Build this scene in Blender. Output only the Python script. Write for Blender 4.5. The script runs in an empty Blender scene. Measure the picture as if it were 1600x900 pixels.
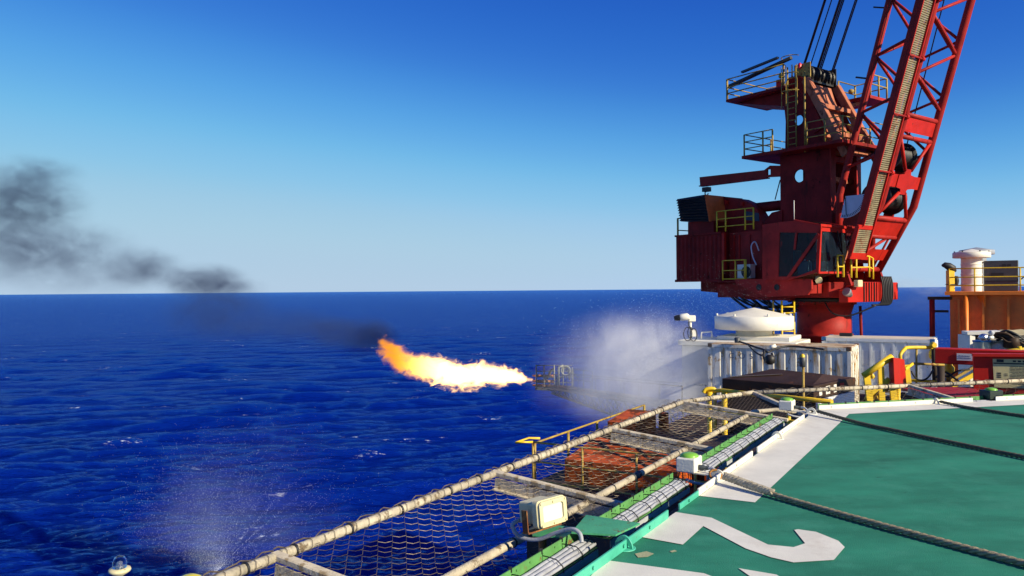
import bpy, bmesh, math, random
import numpy as np
from mathutils import Vector, Matrix, noise

R = math.radians
random.seed(7)
sc = bpy.context.scene
col = sc.collection
V = Vector

# ------------------------------------------------------------------ camera
W, H, F = 1600.0, 900.0, 1230.0
EYE = V((0.0, 0.0, 1.65))
PITCH, ROLL = R(0.163), R(0.464)
FWD = V((0, math.cos(PITCH), math.sin(PITCH)))
UP0 = V((0, -math.sin(PITCH), math.cos(PITCH)))
RGT0 = V((1, 0, 0))
RGT = RGT0 * math.cos(ROLL) - UP0 * math.sin(ROLL)
UPV = UP0 * math.cos(ROLL) + RGT0 * math.sin(ROLL)
cd = bpy.data.cameras.new('camera')
cd.sensor_width = 36.0
cd.lens = 36.0 * F / W
cd.clip_start = 0.1
cd.clip_end = 120000.0
cam = bpy.data.objects.new('camera', cd)
col.objects.link(cam)
cam.matrix_world = Matrix((
    (RGT.x, UPV.x, -FWD.x, EYE.x),
    (RGT.y, UPV.y, -FWD.y, EYE.y),
    (RGT.z, UPV.z, -FWD.z, EYE.z),
    (0, 0, 0, 1)))
sc.camera = cam

# ------------------------------------------------------------------ sky, sun, exposure
SUN_AZ, SUN_EL = R(127), R(25)          # azimuth clockwise from +Y (the view direction)
SUN = V((math.sin(SUN_AZ) * math.cos(SUN_EL), math.cos(SUN_AZ) * math.cos(SUN_EL), math.sin(SUN_EL)))
world = bpy.data.worlds.new('World')
sc.world = world
world.use_nodes = True
wn, wl = world.node_tree.nodes, world.node_tree.links
bg = wn['Background']
sky = wn.new('ShaderNodeTexSky')
sky.sky_type = 'NISHITA'
sky.sun_disc = False
sky.sun_elevation = SUN_EL
sky.sun_rotation = SUN_AZ
sky.altitude = 30
sky.air_density = 0.6
sky.dust_density = 0.0
sky.ozone_density = 6.0
# the clear sky of the photograph is graded hard towards saturated blue: one curve per channel over the whole sky
dn = wn.new('ShaderNodeVectorMath'); dn.operation = 'SCALE'; dn.inputs['Scale'].default_value = 1 / 10.0
cv = wn.new('ShaderNodeRGBCurve')
def curve(i, pts):
    c = cv.mapping.curves[i]
    c.points[0].location = (0, 0); c.points[1].location = pts[-1]
    for p in pts[:-1]: c.points.new(*p)
cv.mapping.use_clip = False
curve(0, [(0.02, 0.008), (0.047, 0.014), (0.055, 0.019), (0.069, 0.034), (0.09, 0.078), (0.115, 0.145), (0.15, 0.24), (0.23, 0.37), (0.42, 0.43), (1.0, 0.44)])
curve(1, [(0.048, 0.05), (0.11, 0.095), (0.128, 0.125), (0.161, 0.19), (0.19, 0.28), (0.235, 0.40), (0.305, 0.52), (0.45, 0.59), (0.70, 0.60), (1.0, 0.60)])
curve(2, [(0.125, 0.30), (0.267, 0.50), (0.31, 0.56), (0.392, 0.66), (0.45, 0.73), (0.52, 0.78), (0.67, 0.80), (0.80, 0.77), (1.1, 0.76)])
cv.mapping.update()
upn = wn.new('ShaderNodeVectorMath'); upn.operation = 'SCALE'; upn.inputs['Scale'].default_value = 8.0
wl.new(sky.outputs[0], dn.inputs[0]); wl.new(dn.outputs[0], cv.inputs['Color']); wl.new(cv.outputs[0], upn.inputs[0])
wl.new(upn.outputs[0], bg.inputs['Color'])
bg.inputs['Strength'].default_value = 0.090

sl = bpy.data.lights.new('sun', 'SUN')
sl.energy = 5.0
sl.angle = R(0.5)
sl.color = (1.0, 0.89, 0.66)
so = bpy.data.objects.new('sun', sl)
col.objects.link(so)
so.rotation_euler = SUN.to_track_quat('Z', 'Y').to_euler()

vs = sc.view_settings
vs.view_transform = 'Standard'
vs.look = 'None'
vs.gamma = 1.0
vs.exposure = 0.5
vs.use_curve_mapping = False
sc.cycles.use_denoising = True
sc.cycles.max_bounces = 6
sc.cycles.volume_bounces = 4
sc.cycles.transparent_max_bounces = 16
sc.cycles.sample_clamp_indirect = 6.0

# ------------------------------------------------------------------ layout helpers
def ray(px, py):
    return FWD + RGT * ((px - W / 2) / F) - UPV * ((py - H / 2) / F)

def P(px, py, depth):
    """a point seen at a pixel of the photograph, at a depth in metres"""
    return EYE + ray(px, py) * depth

def onz(px, py, z):
    d = ray(px, py)
    return EYE + d * ((z - EYE.z) / d.z)

def project(v):
    d = v - EYE
    w = d.dot(FWD)
    return (W / 2 + F * d.dot(RGT) / w, H / 2 - F * d.dot(UPV) / w)

# ------------------------------------------------------------------ mesh builder
class MB:
    def __init__(s):
        s.v, s.f, s.sm = [], [], []
    def add(s, vs_, fs_, smooth=False):
        o = len(s.v)
        s.v += [V(x) for x in vs_]
        for f in fs_:
            s.f.append([i + o for i in f]); s.sm.append(smooth)
        return s
    def box(s, c, sx, sy, sz, ax=None):
        """box centred at c, full sizes; ax = three axes"""
        c = V(c)
        X, Y, Z = ax if ax else (V((1, 0, 0)), V((0, 1, 0)), V((0, 0, 1)))
        vv = [c + X * (i * sx / 2) + Y * (j * sy / 2) + Z * (k * sz / 2) for k in (-1, 1) for j in (-1, 1) for i in (-1, 1)]
        return s.add(vv, [(0, 2, 3, 1), (4, 5, 7, 6), (0, 1, 5, 4), (2, 6, 7, 3), (0, 4, 6, 2), (1, 3, 7, 5)])
    def bar(s, a, b, w, t, up=V((0, 0, 1))):
        """rectangular bar from a to b, w wide (across), t thick (along up)"""
        a, b = V(a), V(b)
        d = (b - a); L = d.length; d.normalize()
        x = d.cross(up)
        if x.length < 1e-4: x = d.cross(V((1, 0, 0)))
        x.normalize(); y = x.cross(d).normalized()
        return s.box((a + b) / 2, w, L, t, (x, d, y))
    def tube(s, pts, r, n=8, caps=True):
        pts = [V(p) for p in pts]
        rs = r if isinstance(r, (list, tuple)) else [r] * len(pts)
        m = len(pts); o = len(s.v); nrm = None
        for i, p in enumerate(pts):
            a = pts[max(i - 1, 0)]; b = pts[min(i + 1, m - 1)]
            t = (b - a).normalized()
            if nrm is None:
                nrm = t.cross(V((0, 0, 1)))
                if nrm.length < 1e-3: nrm = t.cross(V((1, 0, 0)))
            nrm = (nrm - t * nrm.dot(t)).normalized()
            bn = t.cross(nrm)
            for k in range(n):
                a_ = 2 * math.pi * k / n
                s.v.append(p + (nrm * math.cos(a_) + bn * math.sin(a_)) * rs[i])
        for i in range(m - 1):
            for k in range(n):
                k2 = (k + 1) % n
                s.f.append([o + i * n + k, o + i * n + k2, o + (i + 1) * n + k2, o + (i + 1) * n + k]); s.sm.append(n > 4)
        if caps:
            s.f.append([o + k for k in range(n)][::-1]); s.sm.append(False)
            s.f.append([o + (m - 1) * n + k for k in range(n)]); s.sm.append(False)
        return s
    def prism(s, poly, vec):
        """polygon (list of points) extruded by vec"""
        n = len(poly); vec = V(vec)
        vv = [V(p) for p in poly] + [V(p) + vec for p in poly]
        fs = [list(range(n))[::-1], [n + i for i in range(n)]]
        fs += [(i, (i + 1) % n, n + (i + 1) % n, n + i) for i in range(n)]
        return s.add(vv, fs)
    def lathe(s, c, prof, n=32, axis=V((0, 0, 1)), smooth=True):
        """prof = list of (radius, height)"""
        c = V(c); a = axis.normalized()
        x = a.cross(V((0, 1, 0)));
        if x.length < 1e-3: x = a.cross(V((1, 0, 0)))
        x.normalize(); y = a.cross(x)
        vv, fs = [], []
        for (r, h) in prof:
            for k in range(n):
                an = 2 * math.pi * k / n
                vv.append(c + a * h + (x * math.cos(an) + y * math.sin(an)) * r)
        for i in range(len(prof) - 1):
            for k in range(n):
                k2 = (k + 1) % n
                fs.append((i * n + k, i * n + k2, (i + 1) * n + k2, (i + 1) * n + k))
        s.add(vv, fs, smooth)
        s.add(vv[:n], [list(range(n))[::-1]]); s.add(vv[-n:], [list(range(n))])
        return s

BASE = {}

def root_of(o):
    while o.parent is not None: o = o.parent
    return o

def link(o, parent, loc):
    col.objects.link(o)
    if parent is not None:
        o.parent = parent
    else:
        o.location = loc
        BASE[o.name] = V(loc)

def obj(name, mb, mat, parent=None, bevel=0.0, label=None, kind=None, loc=None):
    if parent is not None:
        L = BASE[root_of(parent).name]
    elif loc is not None:
        L = V(loc)
    else:
        xs = [v.x for v in mb.v]; ys = [v.y for v in mb.v]; zs = [v.z for v in mb.v]
        L = V(((min(xs) + max(xs)) / 2, (min(ys) + max(ys)) / 2, min(zs)))
    me = bpy.data.meshes.new(name)
    me.from_pydata([tuple(v - L) for v in mb.v], [], mb.f)
    me.polygons.foreach_set('use_smooth', mb.sm)
    bm = bmesh.new(); bm.from_mesh(me)
    bmesh.ops.recalc_face_normals(bm, faces=bm.faces)
    if bevel:
        es = [e for e in bm.edges if len(e.link_faces) == 2 and e.calc_face_angle(0) > 0.6]
        bmesh.ops.bevel(bm, geom=es, offset=bevel, segments=1, affect='EDGES', clamp_overlap=True)
    bm.to_mesh(me); bm.free()
    if mat: me.materials.append(mat)
    o = bpy.data.objects.new(name, me)
    link(o, parent, L)
    if label: o['label'] = label
    if kind: o['kind'] = kind
    return o

def thing(name, label, cat, loc, group=None):
    o = bpy.data.objects.new(name, None)
    o.empty_display_size = 0.2
    link(o, None, loc)
    o['label'] = label; o['category'] = cat
    if group: o['group'] = group
    return o

def tag(o, label, cat, group=None):
    o['label'] = label; o['category'] = cat
    if group: o['group'] = group
    return o

def text_mesh(s, size, origin, xdir, ydir, depth=0.004, spacing=1.0):
    """flat lettering as mesh data laid in the plane xdir/ydir"""
    cu = bpy.data.curves.new('lettering', 'FONT')
    cu.body = s; cu.size = size; cu.space_character = spacing; cu.resolution_u = 3
    t = bpy.data.objects.new('lettering', cu)
    me = bpy.data.meshes.new_from_object(t)
    mb = MB()
    mb.add([V(origin) + V(xdir) * v.co.x + V(ydir) * v.co.y for v in me.vertices], [list(p.vertices) for p in me.polygons])
    bpy.data.objects.remove(t); bpy.data.meshes.remove(me); bpy.data.curves.remove(cu)
    return mb

# ------------------------------------------------------------------ materials
MATS = {}

def nn(nt, typ, **kw):
    n = nt.nodes.new(typ)
    for k, v in kw.items(): setattr(n, k, v)
    return n

def mat(name, base, rough=0.5, metal=0.0, var=0.18, scale=2.5, rust=0.0, rustcol=(0.16, 0.055, 0.018), rscale=3.0,
        bump=0.15, bscale=60.0, stretch=(1, 1, 1), spec=0.5, streak=0.0, dirt=None, dirtamt=0.0):
    if name in MATS: return MATS[name]
    m = bpy.data.materials.new(name); m.use_nodes = True
    nt = m.node_tree; b = nt.nodes['Principled BSDF']; L = nt.links.new
    tc = nn(nt, 'ShaderNodeTexCoord'); mp = nn(nt, 'ShaderNodeMapping')
    mp.inputs['Scale'].default_value = stretch
    L(tc.outputs['Object'], mp.inputs['Vector'])
    n1 = nn(nt, 'ShaderNodeTexNoise'); n1.inputs['Scale'].default_value = scale; n1.inputs['Detail'].default_value = 6; n1.inputs['Roughness'].default_value = 0.65
    L(mp.outputs[0], n1.inputs['Vector'])
    mr = nn(nt, 'ShaderNodeMapRange'); mr.inputs[1].default_value = 0.3; mr.inputs[2].default_value = 0.7
    mr.inputs[3].default_value = 1 - var; mr.inputs[4].default_value = 1 + var
    L(n1.outputs[0], mr.inputs[0])
    mx = nn(nt, 'ShaderNodeVectorMath', operation='SCALE'); mx.inputs[0].default_value = base
    L(mr.outputs[0], mx.inputs['Scale'])
    out = mx.outputs[0]
    rgh = None
    def over(colr, amount, sc_, strv, soft, det=8):
        nonlocal out, rgh
        mp2 = nn(nt, 'ShaderNodeMapping'); mp2.inputs['Scale'].default_value = strv; mp2.inputs['Location'].default_value = (3.1, 1.7, 5.3)
        L(tc.outputs['Object'], mp2.inputs['Vector'])
        n2 = nn(nt, 'ShaderNodeTexNoise'); n2.inputs['Scale'].default_value = sc_; n2.inputs['Detail'].default_value = det; n2.inputs['Roughness'].default_value = 0.72
        L(mp2.outputs[0], n2.inputs['Vector'])
        r2 = nn(nt, 'ShaderNodeMapRange'); c = 0.68 - 0.36 * amount
        r2.inputs[1].default_value = c; r2.inputs[2].default_value = c + soft
        L(n2.outputs[0], r2.inputs[0])
        mixn = nn(nt, 'ShaderNodeMix', data_type='RGBA')
        L(r2.outputs[0], mixn.inputs[0]); L(out, mixn.inputs[6]); mixn.inputs[7].default_value = (*colr, 1)
        out = mixn.outputs[2]
        return r2.outputs[0]
    if dirt is not None: over(dirt, dirtamt, rscale * 0.6, (1, 1, 1), 0.3)
    if streak: over(rustcol, streak, rscale * 1.2, (1, 1, 0.16), 0.16)
    if rust:
        f = over(rustcol, rust, rscale, (1, 1, 0.6), 0.06)
        r3 = nn(nt, 'ShaderNodeMapRange'); r3.inputs[3].default_value = rough; r3.inputs[4].default_value = 0.9
        L(f, r3.inputs[0]); L(r3.outputs[0], b.inputs['Roughness'])
    else:
        b.inputs['Roughness'].default_value = rough
    L(out, b.inputs['Base Color'])
    b.inputs['Metallic'].default_value = metal
    b.inputs['Specular IOR Level'].default_value = spec
    if bump:
        n3 = nn(nt, 'ShaderNodeTexNoise'); n3.inputs['Scale'].default_value = bscale; n3.inputs['Detail'].default_value = 4
        L(tc.outputs['Object'], n3.inputs['Vector'])
        bp = nn(nt, 'ShaderNodeBump'); bp.inputs['Strength'].default_value = bump; bp.inputs['Distance'].default_value = 0.02
        L(n3.outputs[0], bp.inputs['Height']); L(bp.outputs[0], b.inputs['Normal'])
    MATS[name] = m
    return m

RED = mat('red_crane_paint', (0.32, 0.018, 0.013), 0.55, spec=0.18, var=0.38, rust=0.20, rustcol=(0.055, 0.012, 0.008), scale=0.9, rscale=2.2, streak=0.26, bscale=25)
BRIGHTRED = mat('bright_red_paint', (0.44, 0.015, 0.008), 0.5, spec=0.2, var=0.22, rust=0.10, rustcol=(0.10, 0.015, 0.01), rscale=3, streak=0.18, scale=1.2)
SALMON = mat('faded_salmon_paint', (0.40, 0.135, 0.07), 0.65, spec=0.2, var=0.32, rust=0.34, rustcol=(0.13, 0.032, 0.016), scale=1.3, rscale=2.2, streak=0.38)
MAROON = mat('maroon_and_shaded_red', (0.23, 0.014, 0.012), 0.6, spec=0.12, var=0.38, rust=0.2, rustcol=(0.05, 0.012, 0.008), scale=1.0, rscale=2, streak=0.35)  # crane red darkened for its shaded faces; also a few maroon pipes
BLACK = mat('black_rubber', (0.012, 0.012, 0.014), 0.55, var=0.3)
DARKSTEEL = mat('dark_greasy_steel', (0.022, 0.02, 0.019), 0.5, metal=0.3, var=0.3)
WIRE = mat('crane_wire_rope', (0.03, 0.022, 0.04), 0.5, metal=0.4)
YELLOW = mat('yellow_rail_paint', (0.72, 0.47, 0.015), 0.45, var=0.18, rust=0.12, rscale=8, scale=5)
OLDYELLOW = mat('weathered_yellow_paint', (0.36, 0.24, 0.04), 0.6, var=0.3, rust=0.35, rscale=6, scale=5)
GRATING = mat('galvanised_beige_grating', (0.24, 0.20, 0.115), 0.7, var=0.35, rust=0.3, rscale=2)
WHITE = mat('white_marine_paint', (0.78, 0.74, 0.63), 0.5, var=0.07, rust=0.06, rscale=5, streak=0.08, rustcol=(0.4, 0.24, 0.1))
CONTWHITE = mat('rust_streaked_white_container', (0.74, 0.70, 0.60), 0.5, var=0.12, rust=0.30, rscale=3, streak=0.52, rustcol=(0.40, 0.23, 0.07))
CLEANWHITE = mat('container_white_paint', (0.72, 0.74, 0.74), 0.45, var=0.08, rust=0.14, rscale=4, streak=0.28, rustcol=(0.38, 0.27, 0.11))
RUSTTOP = mat('rusty_container_roof', (0.50, 0.40, 0.27), 0.75, var=0.25, rust=0.5, rscale=1.6, rustcol=(0.26, 0.11, 0.04))
BLUE = mat('blue_corner_paint', (0.02, 0.13, 0.34), 0.5)
BROWN = mat('brown_primer_steel', (0.048, 0.028, 0.018), 0.5, spec=0.15, var=0.3, scale=1.8, rust=0.2)
ORANGE = mat('orange_bulkhead_paint', (0.78, 0.20, 0.016), 0.5, var=0.2, rust=0.12, rustcol=(0.2, 0.05, 0.01), scale=1.2, streak=0.14)
GREYBOX = mat('dark_grey_casing', (0.05, 0.055, 0.06), 0.5, var=0.2)
GREEN = mat('deck_green_paint', (0.024, 0.200, 0.118), 0.75, spec=0.3, var=0.34, scale=0.8, stretch=(1, 2.2, 1), bump=0.28, bscale=130, dirt=(0.05, 0.27, 0.17), dirtamt=0.5, rscale=5, rust=0.05, rustcol=(0.02, 0.085, 0.06))
TEAL = mat('teal_edge_paint', (0.06, 0.40, 0.27), 0.5, var=0.15, rust=0.07, rscale=9, rustcol=(0.12, 0.10, 0.05), scale=6)
LINEWHITE = mat('white_deck_paint', (0.74, 0.71, 0.60), 0.7, var=0.10, bump=0.15, bscale=130, dirt=(0.56, 0.50, 0.40), dirtamt=0.42, rscale=4, rust=0.03, rustcol=(0.35, 0.30, 0.2))
TRAYGREEN = mat('green_tray_paint', (0.09, 0.26, 0.07), 0.55, var=0.3, rust=0.25, rscale=12, scale=6)
CABLE = mat('pale_grey_cable', (0.36, 0.37, 0.40), 0.5, var=0.25, scale=6, dirt=(0.2, 0.2, 0.19), dirtamt=0.4, rscale=9)
NETPIPE = mat('weathered_cream_pipe', (0.46, 0.40, 0.29), 0.75, var=0.3, scale=7, rust=0.38, rscale=9, rustcol=(0.17, 0.125, 0.075), bump=0.4)
NETWIRE = mat('brown_galvanised_wire', (0.13, 0.098, 0.065), 0.5, metal=0.3, var=0.5, scale=20)
ROPE = mat('weathered_hemp_rope', (0.30, 0.25, 0.16), 0.9, var=0.4, scale=25, bump=0.5, bscale=300)
ROPEDARK = mat('tarred_hemp_rope', (0.13, 0.115, 0.075), 0.9, var=0.4, scale=25, bump=0.5, bscale=300)
CREAM = mat('cream_lamp_housing', (0.66, 0.58, 0.33), 0.45, var=0.12, rust=0.1, rscale=14, scale=8)
UNDERSIDE = mat('dark_hull_paint', (0.016, 0.022, 0.026), 0.7, var=0.3)
DECKBROWN = mat('worn_main_deck_paint', (0.030, 0.017, 0.011), 0.75, var=0.35, rust=0.3, scale=0.8)
TAN = mat('tan_notice_board', (0.52, 0.45, 0.21), 0.6, var=0.08)
CRIMSON = mat('crimson_cover', (0.34, 0.012, 0.028), 0.6, var=0.15)
INK = mat('black_lettering', (0.02, 0.02, 0.02), 0.7, var=0.1)
PALEINK = mat('faded_grey_lettering', (0.13, 0.15, 0.21), 0.7, var=0.2)
LENSGREEN = mat('green_lamp_lens', (0.20, 0.46, 0.05), 0.3, var=0.1, bump=0)
TARP = mat('tan_canvas_cover', (0.48, 0.40, 0.22), 0.85, var=0.18)
GREYWRAP = mat('dark_tape_wrap', (0.035, 0.045, 0.05), 0.6)

def glass(name, tint, rough=0.03, trans=0.55):
    m = bpy.data.materials.new(name); m.use_nodes = True
    b = m.node_tree.nodes['Principled BSDF']
    b.inputs['Base Color'].default_value = (*tint, 1)
    b.inputs['Roughness'].default_value = rough
    b.inputs['Transmission Weight'].default_value = trans
    b.inputs['IOR'].default_value = 1.45 if trans > 0.99 else 1.16
    return m
CABGLASS = glass('cab_glass', (0.30, 0.42, 0.52), 0.02, 0.97)
DOMEGLASS = glass('clear_dome_glass', (0.95, 0.97, 0.98), 0.02, 1.0)

def emit(name, colr, strength):
    m = bpy.data.materials.new(name); m.use_nodes = True
    b = m.node_tree.nodes['Principled BSDF']
    b.inputs['Base Color'].default_value = (*colr, 1)
    b.inputs['Emission Color'].default_value = (*colr, 1)
    b.inputs['Emission Strength'].default_value = strength
    return m
LAMPGLASS = mat('frosted_lamp_glass', (0.66, 0.65, 0.58), 0.15, var=0.04, bump=0)

def plate(outer, holes, fn, vec):
    """flat plate with real holes: 2-D outlines mapped by fn(a, b), given thickness by vec"""
    bm = bmesh.new(); es = []; loops = [outer] + holes
    for lp in loops:
        vs_ = [bm.verts.new((a, b, 0)) for a, b in lp]
        es += [bm.edges.new((vs_[i], vs_[(i + 1) % len(vs_)])) for i in range(len(vs_))]
    bmesh.ops.triangle_fill(bm, edges=es, use_beauty=True, use_dissolve=False)
    bm.verts.index_update()
    flat = [v.co.copy() for v in bm.verts]; tris = [[v.index for v in f.verts] for f in bm.faces]
    bm.free()
    n = len(flat); mb = MB(); vec = V(vec)
    base = [fn(v.x, v.y) for v in flat]
    mb.add(base + [p + vec for p in base], tris + [[i + n for i in t][::-1] for t in tris])
    o = 0
    for lp in loops:
        m_ = len(lp)
        for i in range(m_):
            mb.f.append([o + i, o + (i + 1) % m_, o + (i + 1) % m_ + n, o + i + n]); mb.sm.append(False)
        o += m_
    return mb

def circle(cx, cy, r, n=20):
    return [(cx + r * math.cos(2 * math.pi * k / n), cy + r * math.sin(2 * math.pi * k / n)) for k in range(n)]

def railing(name, pts, h, m, parent=None, rails=(1.0, 0.52), r=0.024, pr=0.026, up=V((0, 0, 1)), toe=False, posts=None):
    """rails along pts (foot points), a post as an object of its own at each point"""
    mb = MB()
    for k in rails:
        mb.tube([p + up * (h * k) for p in pts], r, 6)
    if toe:
        for a, b in zip(pts[:-1], pts[1:]): mb.bar(a + up * 0.07, b + up * 0.07, 0.012, 0.13)
    o = obj(name, mb, m, parent, loc=None if parent else pts[0])
    for i, p in enumerate(pts):
        if posts is None or i in posts:
            obj('post', MB().tube([p, p + up * (h * max(rails))], pr, 6), m, o)
    return o

def sub(a, b, n):
    return [a.lerp(b, i / n) for i in range(n + 1)]

# ------------------------------------------------------------------ the setting: sea
SEA_Z = -28.0

def build_sea():
    rng = np.random.default_rng(5)
    hgt = EYE.z - SEA_Z
    # rows spaced evenly as seen from the deck, columns dense where the sea is in view
    ang = np.concatenate([np.linspace(0.62, 0.0011, 860)])
    rad = hgt / np.tan(ang)
    rad = np.concatenate([[2.0, 12.0, 25.0], rad[rad > 36], [45000.0, 90000.0]])
    az = np.concatenate([np.linspace(-180, -46, 20)[:-1], np.linspace(-46, 46, 880), np.linspace(46, 180, 20)[1:-1]])
    az = np.radians(az)
    RR, AA = np.meshgrid(rad, az, indexing='ij')
    X = RR * np.sin(AA); Y = RR * np.cos(AA)
    dr = np.gradient(rad)[:, None] * np.ones_like(AA)
    da = np.gradient(az)[None, :] * RR
    Z = np.zeros_like(X); DX = np.zeros_like(X); DY = np.zeros_like(X)
    nw = 150
    lam = np.exp(rng.uniform(np.log(0.8), np.log(32), nw))
    for i in range(nw):
        th = R(168) + rng.normal(0, 0.38)      # travelling towards the viewer's left
        k = 2 * np.pi / lam[i]
        kx, ky = k * np.sin(th), k * np.cos(th)
        amp = 0.0072 * lam[i] ** 0.82
        # drop waves the local grid cannot carry
        foot = np.abs(np.sin(AA) * kx + np.cos(AA) * ky) * dr + np.abs(np.cos(AA) * kx - np.sin(AA) * ky) * da
        w = np.clip(1.6 - foot / 1.5, 0, 1)
        ph = kx * X + ky * Y + rng.uniform(0, 6.28)
        s, c = np.sin(ph), np.cos(ph)
        Z += amp * w * s
        DX += amp * w * c * (kx / k) * 0.8
        DY += amp * w * c * (ky / k) * 0.8
    X = X + DX; Y = Y + DY
    nr, nc = X.shape
    co = np.stack([X, Y, Z], -1).reshape(-1, 3).astype(np.float32)
    i0 = (np.arange(nr - 1)[:, None] * nc + np.arange(nc)[None, :])
    i1 = (np.arange(nr - 1)[:, None] * nc + (np.arange(nc)[None, :] + 1) % nc)
    q = np.stack([i0, i0 + nc, i1 + nc, i1], -1).reshape(-1, 4)[:, ::-1].astype(np.int32)
    me = bpy.data.meshes.new('sea')
    me.vertices.add(len(co)); me.vertices.foreach_set('co', co.ravel())
    me.loops.add(q.size); me.loops.foreach_set('vertex_index', q.ravel())
    me.polygons.add(len(q))
    me.polygons.foreach_set('loop_start', np.arange(0, q.size, 4, dtype=np.int32))
    me.polygons.foreach_set('loop_total', np.full(len(q), 4, dtype=np.int32))
    me.polygons.foreach_set('use_smooth', np.ones(len(q), dtype=bool))
    me.update(calc_edges=True); me.validate()
    m = bpy.data.materials.new('sea_water'); m.use_nodes = True
    nt = m.node_tree; b = nt.nodes['Principled BSDF']; L = nt.links.new
    tc = nn(nt, 'ShaderNodeTexCoord')
    hsum = None
    for (scl, det, strv, wgt) in ((0.011, 3, (0.35, 2.0, 1), 7.0), (0.035, 3, (0.4, 2.0, 1), 3.0), (0.16, 4, (0.5, 2.0, 1), 1.3), (0.60, 4, (0.5, 2.0, 1), 0.7), (2.2, 4, (0.55, 1.7, 1), 0.20)):
        mp = nn(nt, 'ShaderNodeMapping'); mp.inputs['Scale'].default_value = strv; mp.inputs['Rotation'].default_value = (0, 0, R(-11))
        L(tc.outputs['Object'], mp.inputs['Vector'])
        n = nn(nt, 'ShaderNodeTexNoise'); n.inputs['Scale'].default_value = scl; n.inputs['Detail'].default_value = det; n.inputs['Roughness'].default_value = 0.6
        L(mp.outputs[0], n.inputs['Vector'])
        ml = nn(nt, 'ShaderNodeMath', operation='MULTIPLY'); ml.inputs[1].default_value = wgt
        L(n.outputs[0], ml.inputs[0])
        if hsum is None: hsum = ml.outputs[0]
        else:
            ad = nn(nt, 'ShaderNodeMath', operation='ADD'); L(hsum, ad.inputs[0]); L(ml.outputs[0], ad.inputs[1]); hsum = ad.outputs[0]
    bp = nn(nt, 'ShaderNodeBump'); bp.inputs['Strength'].default_value = 1.0; bp.inputs['Distance'].default_value = 1.0
    L(hsum, bp.inputs['Height'])
    # foam on a few breaking crests
    mp = nn(nt, 'ShaderNodeMapping'); mp.inputs['Scale'].default_value = (0.55, 1.0, 1)
    L(tc.outputs['Object'], mp.inputs['Vector'])
    nf = nn(nt, 'ShaderNodeTexNoise'); nf.inputs['Scale'].default_value = 0.085; nf.inputs['Detail'].default_value = 2
    nf2 = nn(nt, 'ShaderNodeTexNoise'); nf2.inputs['Scale'].default_value = 0.9; nf2.inputs['Detail'].default_value = 6; nf2.inputs['Roughness'].default_value = 0.7
    L(mp.outputs[0], nf.inputs['Vector']); L(mp.outputs[0], nf2.inputs['Vector'])
    a = nn(nt, 'ShaderNodeMapRange'); a.inputs[1].default_value = 0.66; a.inputs[2].default_value = 0.69; L(nf.outputs[0], a.inputs[0])
    c = nn(nt, 'ShaderNodeMapRange'); c.inputs[1].default_value = 0.57; c.inputs[2].default_value = 0.64; L(nf2.outputs[0], c.inputs[0])
    f = nn(nt, 'ShaderNodeMath', operation='MULTIPLY'); L(a.outputs[0], f.inputs[0]); L(c.outputs[0], f.inputs[1])
    mx = nn(nt, 'ShaderNodeMix', data_type='RGBA'); mx.inputs[6].default_value = (0.0008, 0.013, 0.185, 1); mx.inputs[7].default_value = (0.75, 0.78, 0.82, 1)
    L(f.outputs[0], mx.inputs[0])
    # body colour plus a sky reflection that the steep little waves keep from reaching full strength
    nt.nodes.remove(b)
    df = nn(nt, 'ShaderNodeBsdfDiffuse'); gl = nn(nt, 'ShaderNodeBsdfGlossy'); gl.inputs['Roughness'].default_value = 0.10; gl.inputs['Color'].default_value = (0.24, 0.50, 1.0, 1)
    fr_ = nn(nt, 'ShaderNodeFresnel'); fr_.inputs['IOR'].default_value = 1.33
    cap_ = nn(nt, 'ShaderNodeMath', operation='MINIMUM'); cap_.inputs[1].default_value = 0.70
    ms = nn(nt, 'ShaderNodeMixShader')
    L(bp.outputs[0], df.inputs['Normal']); L(bp.outputs[0], gl.inputs['Normal']); L(bp.outputs[0], fr_.inputs['Normal'])
    L(mx.outputs[2], df.inputs['Color']); L(fr_.outputs[0], cap_.inputs[0]); L(cap_.outputs[0], ms.inputs[0])
    L(df.outputs[0], ms.inputs[1]); L(gl.outputs[0], ms.inputs[2])
    L(ms.outputs[0], nt.nodes['Material Output'].inputs['Surface'])
    me.materials.append(m)
    o = bpy.data.objects.new('sea', me); col.objects.link(o)
    o.location = (0, 0, SEA_Z); o['kind'] = 'structure'; o['label'] = 'deep blue wind-rippled sea out to the horizon'

build_sea()

# ------------------------------------------------------------------ the setting: helideck
U1 = V((0.515, 0.857, 0)).normalized(); N1 = V((-U1.y, U1.x, 0))
A45 = Matrix.Rotation(R(-45), 3, 'Z')
U2 = A45 @ U1; N2 = A45 @ N1
LAT = 1.97
SC = 11.23                                  # the corner of the deck, along the near edge
C1 = N1 * LAT + U1 * SC
SIDE = 10.2
Z3 = V((0, 0, 1))

def E1(s, d=0.0, z=0.0):
    """point along the near edge: s along it, d outwards"""
    return N1 * (LAT + d) + U1 * s + Z3 * z
def E2(t, d=0.0, z=0.0):
    return C1 + U2 * t + N2 * d + Z3 * z

oct_ = [C1]
dirv = U2.copy()
for i in range(7):
    oct_.append(oct_[-1] + dirv * SIDE); dirv = A45 @ dirv
deck_root = bpy.data.objects.new('helideck', None); link(deck_root, None, V((0, 0, 0)))
deck_root['kind'] = 'structure'; deck_root['label'] = 'green painted octagonal helideck with white markings'
mb = MB(); mb.prism([p + Z3 * 0 for p in oct_], V((0, 0, -0.35)))
obj('deck_plate', mb, GREEN, deck_root)
inner = [p * 0.985 + (sum(oct_, V()) / 8) * 0.015 for p in oct_]
mb = MB(); mb.prism([p - Z3 * 0.352 for p in inner], V((0, 0, -0.75)))
obj('deck_girder', mb, UNDERSIDE, deck_root)

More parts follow.
